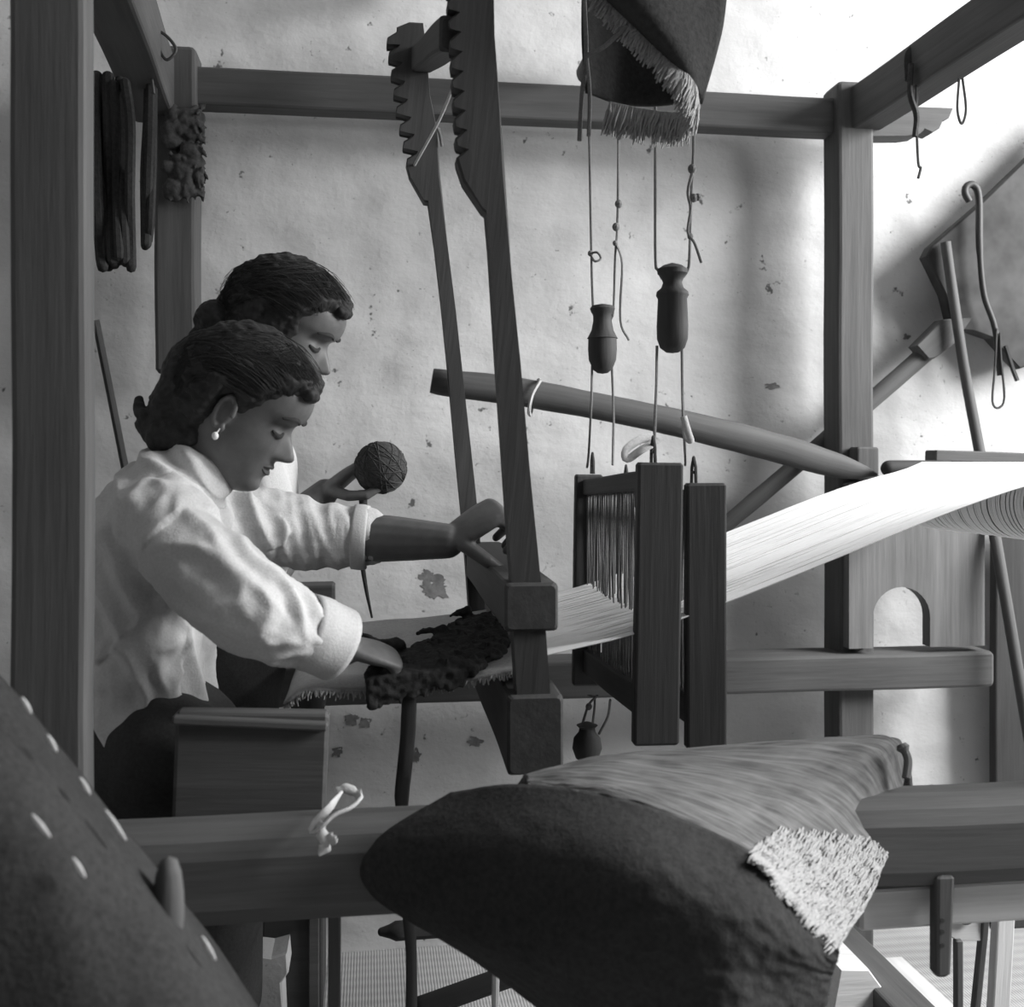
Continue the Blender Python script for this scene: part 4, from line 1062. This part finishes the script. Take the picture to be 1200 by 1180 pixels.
# turned-back cuff on the near sleeve
b = MB(); c0, c1 = P(352, 736, 1.517), P(396, 755, 1.548)
b.tube(crom([c0, c0.lerp(c1, .5), c1], 8), [.050 + .001 * i for i in range(4)] + [.052] * 5, 28, cap=False, jit=.04)
o = b.build('cuff', 'cotton_white', blo); solid(o, .004)
e0, e1 = P(414, 629, 1.862), P(431, 630, 1.860)
b = MB(); b.tube(crom([e0, e0.lerp(e1, .5), e1], 6), [.054, .0545, .055, .055, .055, .054, .053], 36, cap=False, jit=.05); o = b.build('cuff', 'cotton_white', blo); solid(o, .004)
b = MB()   # dark stitched stripes on the sleeve
for k in range(4):
    A = P(252 + k * 3, 617 + k * 6, 1.535 - .0); Bq = P(272 + k * 3, 627 + k * 6, 1.545)
    b.capsule([A, A.lerp(Bq, .5) + Vector((0, -.004, 0)), Bq], .0022, 6)
b.build('sleeve_stripe', 'lash', blo)
# skirt
b = MB()
b.ell(P(180, 880, 1.72), (.14, .17, .12)); 
for Yk in (1.625, 1.81):
    kn = P(290, 930, Yk); b.capsule([P(190, 890, Yk), kn], [.10, .080], 16)
    b.capsule([kn + Vector((0, 0, -.02)), Vector((kn.x - .13, Yk, .30)), Vector((kn.x - .17, Yk, .10))], [.078, .075, .075], 16)
kn = P(290, 935, 1.73); b.capsule([P(190, 900, 1.73), kn], [.09, .08], 14); b.capsule([kn, Vector((kn.x - .13, 1.73, .30)), Vector((kn.x - .17, 1.73, .10))], [.075, .075, .075], 14)
b.capsule([P(130, 900, 1.72), P(128, 1010, 1.72)], [(.06, .16), (.05, .17)], 16, ref=(1, 0, 0))
remesh(b, 'skirt', .007, 4, 'skirt', pers, disp=folds(7, .010, (1, 1, .35)))
for Yk in (1.62, 1.84):
    kn = P(290, 930, Yk); MB().capsule([Vector((kn.x - .19, Yk, .032)), Vector((kn.x - .10, Yk, .034)), Vector((kn.x - .03, Yk, .026))], [(.03, .034), (.032, .04), (.024, .034)], 14, res=8, ref=(0, 0, 1)).build('shoe', 'leather', pers)

# ---- the helper (far), standing
hc2 = P(334, 388, 2.0); H2 = head_matrix(hc2, -13, 27, 0); K2 = 1.02
nb2 = P(292, 480, 2.02)
sh2, el2, wr2 = P(290, 545, 1.93), P(318, 640, 1.99), P(381, 577, 2.03)
b = head_mesh(H2, K2); ear(b, H2 @ Matrix.Translation((0, .012, 0)), -1, K2 * .85); ear(b, H2 @ Matrix.Translation((0, -.012, 0)), 1, K2 * .85)
b.capsule([H2 @ Vector((-.025, 0, -.06)), nb2, nb2 + Vector((-.01, 0, -.06))], [.05, .05, .07], 16, res=6)
b.capsule([nb2 + Vector((-.01, 0, -.06)), P(270, 640, 2.03), P(250, 760, 2.03)], [(.07, .12), (.08, .125), (.09, .13)], 18, res=8, ref=(1, 0, 0))
b.capsule([sh2, el2, P(352, 606, 2.005), wr2], [.045, .040, .036, .026], 14, res=10)
b.capsule([P(290, 545, 2.15), P(330, 640, 2.2), P(300, 700, 2.12)], [.045, .04, .03], 14, res=8)
for Yk in (1.98, 2.12):
    a0 = P(248, 760, Yk); b.capsule([a0, Vector((a0.x - .02, Yk, .45)), Vector((a0.x - .04, Yk, .07))], [.075, .055, .036], 12, res=6)
bc = P(446, 548, 2.0); brd = 30.5 / F * 2.0
hx_ = (bc - wr2).normalized()
hand(b, frame(wr2 + hx_ * .002, Vector((.80, -.06, .60)), Vector((-.62, .12, .78))), ((30, 36, 26), (28, 36, 28), (30, 38, 30), (34, 40, 30)), side=-1,
     thumb=((.55, .45, -.75), (.80, .05, -.55), (.95, -.15, -.1)), k=.98)
base2 = Vector((P(240, 760, 2.05).x, 2.05, 0))
p2 = remesh(b, 'person', .0028, 2, 'skin', base=base2)
tag(p2, 'dark-haired girl standing behind the weaver and holding up a ball', 'person')
brow(p2, H2, K2, 0)
b = MB(); T2 = lambda x, y, z: H2 @ (Vector((x, y, z)) * K2)
m3 = H2.to_3x3()
b = hair_cap(H2, K2, .014)
b.ell(T2(-.085, 0, .0), (.05, .065, .07), m3); b.ell(T2(-.012, -.066, .0), (.040, .020, .048), m3); b.ell(T2(-.012, .066, .0), (.040, .020, .048), m3); b.ell(T2(.012, -.060, .015), (.032, .018, .036), m3); b.ell(T2(.088, -.016, .076), (.016, .028, .012), m3)
for k in range(7): b.ell(T2(-.105 - .012 * math.sin(k * 1.2), -.06 + k * .02, -.03 - .028 * math.sin(math.pi * k / 6)), (.032, .026, .028), m3)
for k in range(5): b.ell(T2(-.10 - .006 * k, -.035 + .006 * (k % 2), -.03 - .024 * k), (.030, .026, .020), m3)
hr2 = remesh(b, 'hair', .003, 1, 'hair', p2, disp=hair_d(H2))
hair_strands(hr2, H2, K2, .014, (-.13, 0, -.02), 420, 12)
b = MB()
b.capsule([nb2 + Vector((0, 0, -.03)), P(288, 540, 2.03), P(285, 600, 2.03), P(268, 685, 2.03)], [(.065, .075), (.09, .13), (.098, .14), (.095, .14)], 24, res=14, ref=(1, 0, 0))
b.capsule([sh2, sh2.lerp(el2, .5), el2], [.062, .058, .05], 18, res=8); b.capsule([P(290, 545, 2.15), P(330, 640, 2.2)], [.06, .05], 16)
remesh(b, 'blouse', .006, 3, 'cotton_white', p2, disp=folds(9, .008, (1.2, 1, .7)))
b = MB(); b.tube([P(266, 672, 2.03), P(258, 710, 2.03), (P(235, 700, 2.03).x, 2.07, .55), (P(222, 700, 2.03).x, 2.07, .12)], [(.11, .135), (.14, .145), (.125, .145), (.12, .145)], 36, ref=(1, 0, 0), res=20)
remesh(b, 'skirt', .008, 3, 'skirt', p2, disp=folds(8, .010, (1, 1, .25)))
for Yk in (1.98, 2.12):
    a0 = P(222, 760, Yk); MB().capsule([Vector((a0.x - .04, Yk, .032)), Vector((a0.x + .05, Yk, .034)), Vector((a0.x + .12, Yk, .026))], [(.03, .033), (.032, .038), (.024, .032)], 14, res=8, ref=(0, 0, 1)).build('shoe', 'leather', p2)
# the ball and the tapering strip that hangs from it
t = thing('wool_ball', bc - Vector((0, 0, brd)), 'dark round wool ball with tapering tail held up in the girl\'s hand', 'ball')
b = MB(); b.ell(bc, (brd, brd, brd), nu=32, nv=20)
for k in range(26):
    n_ = Vector((random.gauss(0, 1), random.gauss(0, 1), random.gauss(0, 1))).normalized(); x = n_.orthogonal().normalized(); y = n_.cross(x)
    hh = random.uniform(-.3, .3)
    rr = brd * math.sqrt(1 - hh * hh)
    b.rings([[bc + n_ * (hh * brd) + (x * math.cos(a_) + y * math.sin(a_)) * (rr + .0012 * math.cos(q)) + n_ * .0012 * math.sin(q) for q in (0, 1.57, 3.14, 4.71)] for a_ in [2 * math.pi * i / 40 for i in range(40)]], cap=False, closed=True)
b.build('ball', 'wool_dark', t)
b = MB(); b.tube(crom([P(425, 574, 1.99), P(426, 605, 1.99), P(424, 650, 2.0), P(429, 690, 2.0), P(436, 724, 2.0)], 18), [(.0085 - .0065 * i / 18, .004) for i in range(19)], 8, ref=(1, 0, 0))
b.build('tail', 'wool_dark', t)
